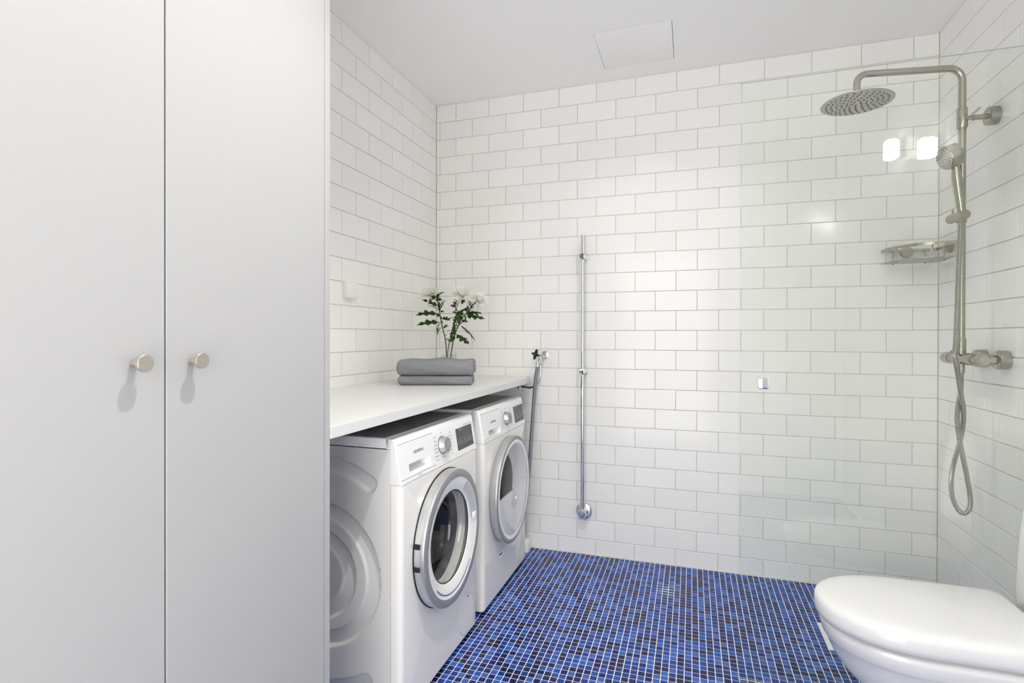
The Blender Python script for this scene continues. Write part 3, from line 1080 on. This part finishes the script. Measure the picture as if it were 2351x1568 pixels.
# hand shower with its hose
hs = thing('hand_shower', 'brushed steel hand shower hanging in the slider with a looped metal hose', 'hand shower', (2.356, -0.528, 1.600))
top, bot = V(2.330, -.546, 1.775), V(2.3555, -.530, 1.615)
ax = (top - bot).normalized()
L = (top - bot).length
hn = B().lathe([(.0090, -.020), (.0100, 0), (.0130, .008), (.0136, .020), (.0150, L * .5), (.0158, L * .80), (.0120, L + .002), (.0100, L + .020)], bot, ax, 28, True, True).done('handle', M['steel'], hs)
fdir = V(-.93, -.14, -.34).normalized()
fc = V(2.293, -.555, 1.813)
hh = B().lathe([(.0001, -.044), (.034, -.044), (.0405, -.0415), (.0420, -.0385), (.0420, -.002), (.0405, 0), (.0001, 0)], fc, fdir, 56).done('spray_head', M['steel'], hs)
B().lathe([(.0385, .0002), (.0380, .0030), (.0300, .0048), (.0001, .0052)], fc, fdir, 48).done('spray_face', M['spray'], hh)
nz = B()
u_ = fdir.cross(V(0, 0, 1)).normalized()
w_ = fdir.cross(u_)
for r_, n_ in ((.034, 20), (.027, 16), (.020, 12), (.013, 8), (.006, 5)):
    for i in range(n_):
        a = 2 * PI * i / n_ + r_ * 40
        nz.lathe([(.0019, .003), (.0017, .0058), (.0001, .006)], fc + u_ * r_ * math.cos(a) + w_ * r_ * math.sin(a), fdir, 8)
o = nz.done('spray_nozzles', M['nozzle'], hh)
o['kind'] = 'stuff'
hose_pts = [(2.354, -.531, 1.603), (2.351, -.531, 1.570), (2.346, -.532, 1.446), (2.336, -.540, 1.194), (2.330, -.547, 1.105), (2.342, -.537, 1.043), (2.358, -.52, .969), (2.369, -.51, .922),
            (2.375, -.498, .87), (2.375, -.485, .817), (2.364, -.485, .76), (2.347, -.49, .694), (2.34, -.495, .632), (2.344, -.5, .578), (2.361, -.5, .539), (2.38, -.5, .529),
            (2.393, -.505, .554), (2.393, -.505, .599), (2.38, -.51, .676), (2.365, -.515, .751), (2.357, -.515, .801), (2.352, -.51, .87), (2.358, -.5, .92), (2.368, -.492, .966),
            (2.372, -.486, 1.001), (2.372, -.485, 1.040)]
hp = resample(spline(hose_pts, 14), .00112)
B().tube(hp, [.0083 if (i % 4) in (0, 1) else .0076 for i in range(len(hp))], 12).done('hose', M['steel'], hs, smooth=20)

# ------------------------------------------------------------------ corner basket
bk = thing('corner_basket', 'brushed steel corner basket fixed in the shower corner', 'basket', (2.44, -.04, 1.505))


def corner_outline(ins, rc=.022, n=28):
    x1, y1 = ROOM_W - .014 - ins, -.014 - ins
    S = .212 - ins
    pts = []
    for i in range(7):
        a = PI / 2 * i / 6
        pts.append((x1 - rc + rc * math.cos(PI / 2 - a), y1 - rc + rc * math.sin(PI / 2 - a)))
    # right wall side going to the camera, then the bowed front, then back along the back wall
    ex = 2.35
    for i in range(n + 1):
        a = PI / 2 * i / n
        pts.append((x1 - S * abs(math.sin(a)) ** (2 / ex), y1 - S * abs(math.cos(a)) ** (2 / ex)))
    return pts


def band(outer, inner, z0, z1):
    b_ = B()
    loops = [[V(x, y, z0) for x, y in outer], [V(x, y, z1) for x, y in outer], [V(x, y, z1) for x, y in inner], [V(x, y, z0) for x, y in inner], [V(x, y, z0) for x, y in outer]]
    b_.loft(loops, False, False)
    return b_


band(corner_outline(0), corner_outline(.0035), 1.556, 1.568).done('top_rail', M['steel'], bk)
pl_ = band(corner_outline(0), corner_outline(.012), 1.5035, 1.5055)
pl_.done('plate_rim', M['steel'], bk)
for i in range(9):
    off = .018 + i * .022
    x1, y1 = ROOM_W - .014, -.014
    ext = .212 * (1 - (off / .212) ** 2.35) ** (1 / 2.35)
    if ext < .03:
        continue
    B().box(x1 - ext + .003, x1 - .002, y1 - off - .007, y1 - off + .007, 1.5037, 1.5053).done('plate_bar', M['steel_face'], bk, smooth=0)
for px, py in ((2.282, -.110), (2.296, -.022), (2.420, -.022), (2.455, -.120), (2.385, -.196)):
    b_ = B().cyl((px, py, 1.501), (px, py, 1.562), .0027, 12)
    b_.cyl((px, py, 1.4995), (px, py, 1.5035), .0042, 12)
    b_.done('basket_post', M['steel'], bk)
for c_, a_ in (((2.353, -.0005, 1.556), (0, -1, 0)), ((ROOM_W - .0005, -.125, 1.556), (-1, 0, 0))):
    B().lathe([(.0001, .0125), (.0225, .0125), (.0240, .0110), (.0240, 0), (.0001, 0)], c_, a_, 40).done('wall_flange', M['steel'], bk)

# ------------------------------------------------------------------ floor drain
dr = thing('floor_drain', 'square brushed steel drain cover set in the blue mosaic', 'drain', ((DR[0] + DR[1]) / 2, (DR[2] + DR[3]) / 2, 0))
b_ = B()
b_.box(DR[0], DR[1], DR[2], DR[2] + .012, -.004, .0006).box(DR[0], DR[1], DR[3] - .012, DR[3], -.004, .0006)
b_.box(DR[0], DR[0] + .012, DR[2] + .012, DR[3] - .012, -.004, .0006).box(DR[1] - .012, DR[1], DR[2] + .012, DR[3] - .012, -.004, .0006)
b_.done('drain_frame', M['drain'], dr, smooth=0)
B().box(DR[0] + .013, DR[1] - .013, DR[2] + .013, DR[3] - .013, -.004, .0002).done('drain_plate', M['drain'], dr, smooth=0)
dxc, dyc = (DR[0] + DR[1]) / 2, (DR[2] + DR[3]) / 2
B().lathe([(.070, .0002), (.072, .0018), (.078, .0018), (.080, .0002)], (dxc, dyc, 0), (0, 0, 1), 48).done('drain_ring', M['drain'], dr)

# ------------------------------------------------------------------ toilet on the right wall
TY = -1.180
tl = thing('toilet', 'white porcelain toilet with closed lid facing away from the tiled wall', 'toilet', (2.15, TY, 0))


def dee(z, hw, xt, xb, a, rc=.03, yc_=TY):
    """toilet seat outline seen from above: elliptical front, straight sides, rounded rear corners"""
    pts = []
    for i in range(5):
        t_ = PI / 2 * i / 4
        pts.append(V(xb - rc + rc * math.cos(t_), yc_ + hw - rc + rc * math.sin(t_), z))
    for i in range(6):
        pts.append(V(xb - rc + (xt + a - xb + rc) * (i + 1) / 7, yc_ + hw, z))
    for i in range(33):
        t_ = PI * i / 32
        c_, s_ = math.cos(t_), math.sin(t_)
        pts.append(V(xt + a - a * abs(s_) ** .94, yc_ + hw * (abs(c_) ** .94) * (1 if c_ >= 0 else -1), z))
    for i in range(6):
        pts.append(V(xt + a + (xb - rc - xt - a) * (i + 1) / 7, yc_ - hw, z))
    for i in range(5):
        t_ = PI / 2 * i / 4
        pts.append(V(xb - rc + rc * math.sin(t_), yc_ - hw + rc - rc * math.cos(t_), z))
    return pts


lid = B()
LX, LB, LH = 1.764, 2.262, .186
lid.loft([dee(z, LH - i_, LX + i_, LB - i_ * .6, .225 - i_ * .3) for z, i_ in ((.4040, .012), (.4050, .005), (.4080, .001), (.420, 0), (.4395, .0006), (.4480, .004), (.4540, .011), (.4580, .022), (.4605, .045), (.4620, .080), (.4628, .130))])
lid.done('lid', M['seat'], tl, smooth=60)
st = B().loft([dee(z, LH - i_, LX + i_, LB + .01, .225) for z, i_ in ((.3975, .020), (.3985, .017), (.4000, .016), (.4030, .016), (.4036, .020))])
st.done('seat', M['seat'], tl, smooth=50)
bw = B()
lv = [(.3965, .176, 1.7790, 2.33, .215), (.3930, .1795, 1.7755, 2.34, .215), (.3800, .1800, 1.7760, 2.36, .215), (.3560, .1775, 1.7830, 2.38, .215), (.3500, .1750, 1.7870, 2.385, .215),
      (.3440, .1715, 1.7920, 2.39, .215), (.3200, .1690, 1.8010, 2.40, .22), (.2850, .1640, 1.8200, 2.41, .22), (.2500, .1560, 1.8500, 2.42, .22), (.2100, .1440, 1.8980, 2.43, .21),
      (.1600, .1300, 1.9500, 2.435, .20), (.1000, .1180, 1.9850, 2.44, .19), (.0400, .1160, 1.9900, 2.44, .19), (.0100, .1220, 1.9820, 2.442, .19), (.0005, .1230, 1.9800, 2.442, .19)]
bw.loft([dee(z, hw, xt, xb, a) for z, hw, xt, xb, a in lv])
bw.done('bowl', M['porcelain'], tl, smooth=50)


def rrect(z, x0, x1, hw, rc, n=6):
    pts = []
    for (cx_, cy_, a0) in ((x1 - rc, TY + hw - rc, 0), (x0 + rc, TY + hw - rc, PI / 2), (x0 + rc, TY - hw + rc, PI), (x1 - rc, TY - hw + rc, 1.5 * PI)):
        for i in range(n + 1):
            t_ = a0 + PI / 2 * i / n
            pts.append(V(cx_ + rc * math.cos(t_), cy_ + rc * math.sin(t_), z))
    return pts


tk = B().loft([rrect(z, x0, 2.470, hw, .035) for z, x0, hw in ((.385, 2.300, .165), (.400, 2.2930, .176), (.430, 2.2885, .1795), (.480, 2.2880, .1800), (.560, 2.2905, .1795), (.640, 2.2960, .1780), (.720, 2.3045, .1755), (.790, 2.3145, .1720), (.815, 2.3190, .1710))])
tk.done('tank', M['porcelain'], tl, smooth=50)
tk = B().loft([rrect(z, x0, 2.472, hw, .035) for z, x0, hw in ((.8165, 2.3200, .168), (.8185, 2.3150, .1730), (.8300, 2.3150, .1735), (.8400, 2.3210, .168), (.8430, 2.3330, .157))])
tl_lid = tk.done('tank_lid', M['porcelain'], tl, smooth=50)
B().lathe([(.024, .842), (.025, .8435), (.025, .848), (.022, .850), (.0001, .8502)], (2.395, TY, 0), (0, 0, 1), 32).done('flush_button', M['chrome'], tl_lid)
for sg in (-1, 1):
    B().lathe([(.0135, .400), (.0135, .432), (.0120, .4345), (.0001, .4350)], (2.275, TY + sg * .078, 0), (0, 0, 1), 24).done('hinge', M['seat'], tl)

# ------------------------------------------------------------------ chrome pipe on the back wall
RX, RY = 0.884, -0.050
rp = thing('wall_pipe', 'tall vertical chrome pipe on round brackets against the back wall', 'pipe', (RX, 0, .234))
B().lathe([(.0001, 0), (.0085, 0), (.0100, -.001), (.0100, -1.462)], (RX, RY, 1.711), (0, 0, 1), 24).done('pipe', M['chrome'], rp)
for z_ in (1.597, .988):
    b_ = B().lathe([(.0001, .0015), (.0160, .0015), (.0165, .003), (.0165, .010), (.0120, .012), (.0120, .030), (.0165, .032), (.0168, .034), (.0168, .0655), (.0155, .0670), (.0001, .0672)], (RX + .0005, -.0002, z_), (0, -1, 0), 36).done('pipe_bracket', M['chrome'], rp)
    B().box(RX - .0015, RX + .0035, -.0684, -.0668, z_ - .0085, z_ + .0085).done('bracket_slot', M['gap'], b_, smooth=0)
B().lathe([(.0001, .0155), (.030, .0155), (.0420, .0120), (.0455, .0060), (.0460, .0005), (.0001, .0002)], (RX, -.0002, .234), (0, -1, 0), 56).done('base_flange', M['chrome'], rp)
B().lathe([(.0245, .010), (.0245, .0560), (.0235, .0690), (.0200, .0735), (.0001, .0745)], (RX, 0, .234), (0, -1, 0), 36).done('base_cap', M['chrome'], rp)

# ------------------------------------------------------------------ cold water valve and its hoses
vl = thing('water_valve', 'chrome water valve with black cross handle and blue dot above the worktop end', 'valve', (.662, 0, 1.070))
b_ = B().lathe([(.0001, .0005), (.0200, .0005), (.0210, .002), (.0205, .006), (.0130, .008), (.0130, .030), (.0155, .031), (.0155, .046), (.0001, .047)], (.664, 0, 1.071), (0, -1, 0), 32)
b_.done('valve_body', M['chrome'], vl)
B().lathe([(.0110, -.004), (.0115, .012), (.0090, .018), (.0090, .042)], (.660, -.036, 1.071), (-.62, -1.0, .10), 24, True, True).done('valve_neck', M['chrome'], vl)
B().cyl((.655, -.040, 1.070), (.642, -.058, 1.022), .0095, 20, bev=.0015).done('valve_spout', M['chrome'], vl)
B().lathe([(.0001, 0), (.0110, 0), (.0118, .004), (.0105, .014), (.0095, .026), (.0001, .027)], (.6385, -.060, 1.034), (-.05, -.02, -1), 24).done('hose_coupling', M['chrome'], vl)
B().cyl((.652, -.030, 1.058), (.648, -.030, 1.016), .0062, 16, bev=.001).done('side_outlet', M['chrome'], vl)
hx, hy, hz = .632, -.090, 1.0765
nrm = V(-.45, -.88, .12).normalized()
uu = nrm.cross(V(0, 0, 1)).normalized()
ww = uu.cross(nrm)
star = []
for i in range(32):
    a = 2 * PI * i / 32 + .25
    rr = .0130 + .0165 * (0.5 + 0.5 * math.cos(4 * (a - .25))) ** 2.0
    star.append((rr * math.cos(a), rr * math.sin(a)))
hb = B()
hb.loft([[V(hx, hy, hz) + uu * (x * k) + ww * (y * k) + nrm * d for x, y in star] for k, d in ((.80, -.012), (.95, -.010), (1.0, -.002), (.94, .0010), (.70, .0022))])
hdl = hb.done('cross_handle', M['black'], vl, smooth=50)
B().lathe([(.0052, .002), (.0052, .0032), (.0001, .0036)], (hx, hy, hz), nrm, 24).done('blue_cap', M['blue_dot'], hdl)
wh = thing('water_hose', 'grey blue rubber water hose hanging from the valve behind the dryer', 'hose', (.617, -.15, .45))
wp = spline([(.6385, -.060, 1.010), (.636, -.062, .985), (.631, -.070, .943), (.627, -.090, .827), (.623, -.110, .689), (.619, -.130, .552), (.617, -.148, .464), (.612, -.158, .40)], 8)
B().tube(wp, .0085, 16).done('hose_tube', M['hose_grey'], wh)
B().tube([p + V(-.0058, -.0024, 0) for p in wp], .0040, 8).done('hose_stripe', M['hose_blue'], wh)
cp = thing('supply_pipe', 'thin chromed pipe curving from the valve down behind the worktop end', 'pipe', (.648, -.03, 1.016))
B().tube(spline([(.648, -.030, 1.018), (.647, -.030, .985), (.645, -.029, .960), (.639, -.028, .936), (.628, -.028, .912), (.606, -.034, .899), (.585, -.060, .897)], 8), .0042, 12).done('pipe_tube', M['chrome'], cp)
bh = thing('drain_hose', 'short black hose running under the worktop to the valve', 'hose', (.585, -.1, .9))
B().tube(spline([(.560, -.150, .900), (.575, -.125, .903), (.590, -.100, .899), (.602, -.080, .895), (.612, -.064, .898)], 8), .0048, 12).done('hose_tube', M['black'], bh)
B().lathe([(.0001, 0), (.0075, 0), (.0080, .003), (.0080, .014), (.0001, .015)], (.566, -.142, .9005), (-.75, -1, -.1), 20).done('hose_connector', M['chrome'], bh)
# small white trap at the foot of the wall and the clip above it
tb = B()
tb.loft([[V(.561 + sx * w_ / 2, -.062 + sy * d_ / 2, z_) for sx, sy in ((-1, -1), (1, -1), (1, 1), (-1, 1))] for z_, w_, d_ in ((.001, .066, .074), (.045, .062, .070), (.058, .056, .064), (.066, .044, .052))])
bmesh.ops.bevel(tb.b, geom=[e for e in tb.b.edges if abs(e.verts[0].co.z - e.verts[1].co.z) > .005], offset=.012, segments=3, affect='EDGES')
tag(tb.done('pipe_cover', M['plastic'], smooth=50), 'small white plastic pipe cover on the floor beside the dryer', 'pipe cover')

# ------------------------------------------------------------------ little box on the left wall
sn = thing('wall_sensor', 'small white plastic box with a pinhole on the left tiled wall', 'sensor', (0, -.864, 1.375))
B().box(.0004, .025, -.905, -.823, 1.340, 1.408, .003, 2).done('sensor_case', M['plastic'], sn)
B().lathe([(.0001, .0003), (.0020, .0003), (.0021, 0)], (.025, -.857, 1.3755), (1, 0, 0), 16).done('pinhole', M['gap'], sn)


# ------------------------------------------------------------------ folded towels
def towel(cx_, cy_, z0, L_, D_, H_, seed, label, wav=1.0):
    rg_ = random.Random(seed)
    ca, sa = math.cos(.341), math.sin(.341)
    b_ = B()
    bm_ = b_.b
    nx_, ny_, nz_ = 44, 26, 8
    r_ = H_ * .47
    ph = [rg_.uniform(0, 6) for _ in range(6)]
    vsd = {}

    def vert(i, j, k):
        key = (i, j, k)
        if key in vsd:
            return vsd[key]
        x_ = (i / nx_ - .5) * L_
        y_ = (j / ny_ - .5) * D_
        z_ = (k / nz_ - .5) * H_
        inn = V(max(-L_ / 2 + r_ * .45, min(L_ / 2 - r_ * .45, x_)), max(-D_ / 2 + r_, min(D_ / 2 - r_, y_)), max(-H_ / 2 + r_, min(H_ / 2 - r_, z_)))
        d_ = V((x_ - inn.x) / (r_ * .45), (y_ - inn.y) / r_, (z_ - inn.z) / r_)
        m_ = max(abs(d_.x), abs(d_.y), abs(d_.z))
        if d_.length > 1e-6:
            d_ = d_.normalized() * m_
        p = V(inn.x + d_.x * r_ * .45, inn.y + d_.y * r_, inn.z + d_.z * r_)
        # soft waves and the drape of the upper face
        up = max(0, p.z / (H_ / 2))
        p.z += wav * up * (.0035 * math.sin(p.x * 19 + ph[0]) * math.cos(p.y * 13 + ph[1]) + .003 * math.sin(p.x * 41 + ph[2]))
        p.y += .0022 * math.sin(p.x * 27 + ph[3]) * (1 if p.y < 0 else .4) + .0015 * math.sin(p.z * 160 + p.x * 30 + ph[4])
        p.x += .002 * math.sin(p.y * 30 + p.z * 90 + ph[5])
        q = V(cx_ + p.x * ca - p.y * sa, cy_ + p.x * sa + p.y * ca, max(z0, z0 + H_ / 2 + p.z))
        vsd[key] = bm_.verts.new(q)
        return vsd[key]

    def face(a_, b2, c2, d2):
        bm_.faces.new((a_, b2, c2, d2))

    for i in range(nx_):
        for j in range(ny_):
            for k in (0, nz_):
                face(vert(i, j, k), vert(i + 1, j, k), vert(i + 1, j + 1, k), vert(i, j + 1, k))
    for i in range(nx_):
        for k in range(nz_):
            for j in (0, ny_):
                face(vert(i, j, k), vert(i + 1, j, k), vert(i + 1, j, k + 1), vert(i, j, k + 1))
    for j in range(ny_):
        for k in range(nz_):
            for i in (0, nx_):
                face(vert(i, j, k), vert(i, j + 1, k), vert(i, j + 1, k + 1), vert(i, j, k + 1))
    o = b_.done('folded_towel', M['towel'], smooth=80)
    return tag(o, label, 'towel')


towel(.298, -.585, .9515, .335, .225, .0410, 3, 'grey woven towel folded flat on the worktop under another towel', 0.0)
towel(.296, -.580, .9930, .352, .240, .0720, 8, 'grey woven folded towel lying on top of the towel pile')

# ------------------------------------------------------------------ vase and flowers
VX, VY = .262, -.392
va = thing('glass_vase', 'clear glass bottle vase with water behind the folded towels', 'vase', (VX, VY, .951))
B().lathe([(.0001, .0012), (.040, .0012), (.0435, .004), (.0440, .010), (.0440, .150), (.0425, .166), (.0370, .182), (.0310, .192), (.0285, .200), (.0290, .206)], (VX, VY, .951), (0, 0, 1), 48).done('vase_glass', M['clear'], va)
B().lathe([(.0001, .006), (.0400, .006), (.0420, .010), (.0420, .132), (.0001, .1325)], (VX, VY, .951), (0, 0, 1), 40).done('water', M['water'], va)


def leaf_mesh(base, tip, side, wid, seed):
    """lobed, toothed chrysanthemum leaf arching from base to tip"""
    rg_ = random.Random(seed)
    base, tip = Vector(base), Vector(tip)
    ax_ = tip - base
    L_ = ax_.length
    ax_.normalize()
    sd = Vector(side)
    sd = (sd - ax_ * sd.dot(ax_)).normalized()
    nr = ax_.cross(sd)
    b_ = B()
    n_ = 22
    bend = rg_.uniform(.08, .2) * L_ * (1 if nr.z > 0 else -1)
    cur = []
    for i in range(n_ + 1):
        t_ = i / n_
        ctr = base + ax_ * (L_ * t_) + nr * (bend * 4 * t_ * (1 - t_)) * .6
        if t_ < .14:
            w_ = .08
        else:
            u = (t_ - .14) / .86
            env = math.sin(PI * min(1, u ** .75)) ** .8 * (1 - .35 * u)
            lobe = .25 + .75 * abs(math.sin(u * PI * 3.1 + .35)) ** 1.4
            tooth = .86 + .14 * (1 if i % 2 else -1)
            w_ = .06 + env * lobe * tooth
        w_ = max(.015, w_) * wid
        fold = .35
        cur.append([ctr - sd * w_ + nr * w_ * fold, ctr - sd * w_ * .5 + nr * w_ * fold * .4, ctr, ctr + sd * w_ * .5 + nr * w_ * fold * .4, ctr + sd * w_ + nr * w_ * fold])
        # teeth sweep towards the tip
        for q in (0, 4):
            cur[-1][q] += ax_ * (w_ * .55)
    b_.loft(cur, False, False, closed=False)
    return b_


def flower(stem, head, face_dir, leaves, label, seed, hr, petals):
    rg_ = random.Random(seed)
    t = thing('chrysanthemum', label, 'flower', stem[0], 'white chrysanthemums in the vase')
    sp = spline(stem, 8)
    n_ = len(sp)
    B().tube(sp, [.0036 - .0010 * i / n_ for i in range(n_)], 10).done('stem', M['stem'], t)
    for i, (bs, tp, wd) in enumerate(leaves):
        # root the leaf on the nearest stem point
        bs = Vector(bs)
        root = min(sp, key=lambda p: (p - bs).length)
        sidev = V(rg_.uniform(-.4, .4), rg_.uniform(-1, -.3), rg_.uniform(-1, 1))
        leaf_mesh(root, tp, sidev, wd, seed * 31 + i).done('leaf', M['leaf'], t, smooth=60)
    for i in range(15):                     # small leaves along the upper stem
        p = sp[int(n_ * rg_.uniform(.40, .86))]
        a_ = rg_.uniform(0, 2 * PI)
        L_ = rg_.uniform(.026, .058)
        leaf_mesh(p, p + V(L_ * math.cos(a_), L_ * math.sin(a_) * .6 - .008, L_ * rg_.uniform(-.2, .9)), V(rg_.uniform(-1, 1), rg_.uniform(-1, 1), rg_.uniform(-1, 1)), L_ * .36, seed * 77 + i).done('leaf', M['leaf'], t, smooth=60)
    fd = Vector(face_dir).normalized()
    head = Vector(head)
    u = fd.cross(V(0, 1, .3)).normalized()
    w_ = fd.cross(u)
    b_ = B()
    for i in range(petals):
        f = i / petals
        # f=0: centre petals standing up and short, f=1: outer petals spreading and drooping
        el = math.radians(86 - 78 * f ** 1.1 + rg_.uniform(-8, 8))
        az = i * 2.39996 + rg_.uniform(-.15, .15)
        rd = u * math.cos(az) + w_ * math.sin(az)
        L_ = hr * (.42 + .62 * f) * rg_.uniform(.86, 1.12)
        if f > .93 and rg_.random() < .45:
            L_ *= 1.1
            el -= 1.0
        d0 = rd * math.cos(el) + fd * math.sin(el)
        curl = rg_.uniform(-.05, .28) if f < .8 else rg_.uniform(-.35, .15)
        rows = []
        sdv = rd.cross(fd).normalized()
        hw = .0036 + .0016 * f
        base = head + rd * (.0035 * f) - fd * (.004 * f)
        for k in range(6):
            tt = k / 5
            e2 = el + curl * tt * 1.6
            dd = rd * math.cos(e2) + fd * math.sin(e2)
            ctr = base + (d0 * .5 + dd * .5) * (L_ * tt)
            wk = hw * (.45 + .75 * math.sin(PI * (.12 + .80 * tt)))
            if k == 5:
                wk *= .35
            nn = sdv.cross(dd)
            rows.append([ctr - sdv * wk + nn * wk * .5, ctr, ctr + sdv * wk + nn * wk * .5])
        b_.loft(rows, False, False, closed=False)
    o = b_.done('petals', M['petal'], t, smooth=70)
    o['kind'] = 'stuff'
    B().lathe([(.0001, .0), (.006, .001), (.0075, .006), (.006, .012), (.0001, .014)], head, fd, 16).done('flower_core', M['petal_core'], t)
    B().lathe([(.0022, -.012), (.0060, -.006), (.0085, -.001), (.0060, .002)], head, fd, 14).done('calyx', M['leaf'], t)


Y_ = VY


def lv(pairs, seed):
    rg_ = random.Random(seed)
    out = []
    for (bx, bz), (tx, tz) in pairs:
        L_ = math.hypot(tx - bx, tz - bz)
        out.append(((bx, Y_, bz), (tx, Y_ + rg_.uniform(-.055, .02), tz), L_ * rg_.uniform(.19, .27) + .004))
    return out


L1 = [[(0.202, 1.28), (0.097, 1.279)], [(0.194, 1.237), (0.097, 1.229)], [(0.219, 1.255), (0.245, 1.273)], [(0.211, 1.248), (0.199, 1.177)], [(0.209, 1.3), (0.15, 1.329)],
      [(0.214, 1.306), (0.248, 1.354)], [(0.201, 1.322), (0.135, 1.357)], [(0.214, 1.293), (0.228, 1.346)], [(0.224, 1.222), (0.199, 1.182)], [(0.238, 1.173), (0.253, 1.186)]]
L2 = [[(0.323, 1.287), (0.398, 1.319)], [(0.311, 1.305), (0.289, 1.327)], [(0.299, 1.27), (0.27, 1.25)], [(0.287, 1.199), (0.265, 1.195)], [(0.322, 1.331), (0.37, 1.356)],
      [(0.315, 1.305), (0.335, 1.232)], [(0.301, 1.254), (0.311, 1.21)], [(0.31, 1.336), (0.298, 1.358)], [(0.334, 1.276), (0.306, 1.226)]]
L3 = [[(0.315, 1.231), (0.427, 1.147)], [(0.303, 1.182), (0.394, 1.134)], [(0.344, 1.296), (0.461, 1.288)], [(0.353, 1.269), (0.452, 1.26)], [(0.318, 1.254), (0.372, 1.247)],
      [(0.358, 1.319), (0.422, 1.336)], [(0.322, 1.293), (0.37, 1.254)]]
flower([(.248, Y_ + .006, .962), (.250, Y_ + .004, 1.034), (.2525, Y_, 1.078), (.245, Y_, 1.155), (.228, Y_, 1.222), (.216, Y_, 1.277), (.209, Y_, 1.333), (.191, Y_ - .004, 1.362), (.170, Y_ - .012, 1.380)],
       (.166, Y_ - .014, 1.383), (-.12, -.42, .90), lv(L1, 4), 'white chrysanthemum standing apart on its own left leaning stem', 5, .070, 190)
flower([(.268, Y_ - .010, .962), (.262, Y_ - .006, 1.034), (.260, Y_ - .004, 1.078), (.264, Y_, 1.122), (.275, Y_, 1.177), (.291, Y_, 1.232), (.311, Y_, 1.298), (.327, Y_ - .004, 1.342), (.340, Y_ - .010, 1.372)],
       (.343, Y_ - .012, 1.377), (.04, -.40, .92), lv(L2, 6), 'large white chrysanthemum in front of the smaller right hand bloom', 9, .072, 200)
flower([(.282, Y_ + .012, .962), (.274, Y_ + .010, 1.034), (.272, Y_ + .010, 1.078), (.287, Y_ + .014, 1.166), (.315, Y_ + .02, 1.243), (.344, Y_ + .03, 1.287), (.382, Y_ + .035, 1.330), (.408, Y_ + .035, 1.345)],
       (.412, Y_ + .035, 1.352), (.55, -.35, .70), lv(L3, 8), 'smaller white chrysanthemum half hidden behind the large bloom', 13, .058, 150)
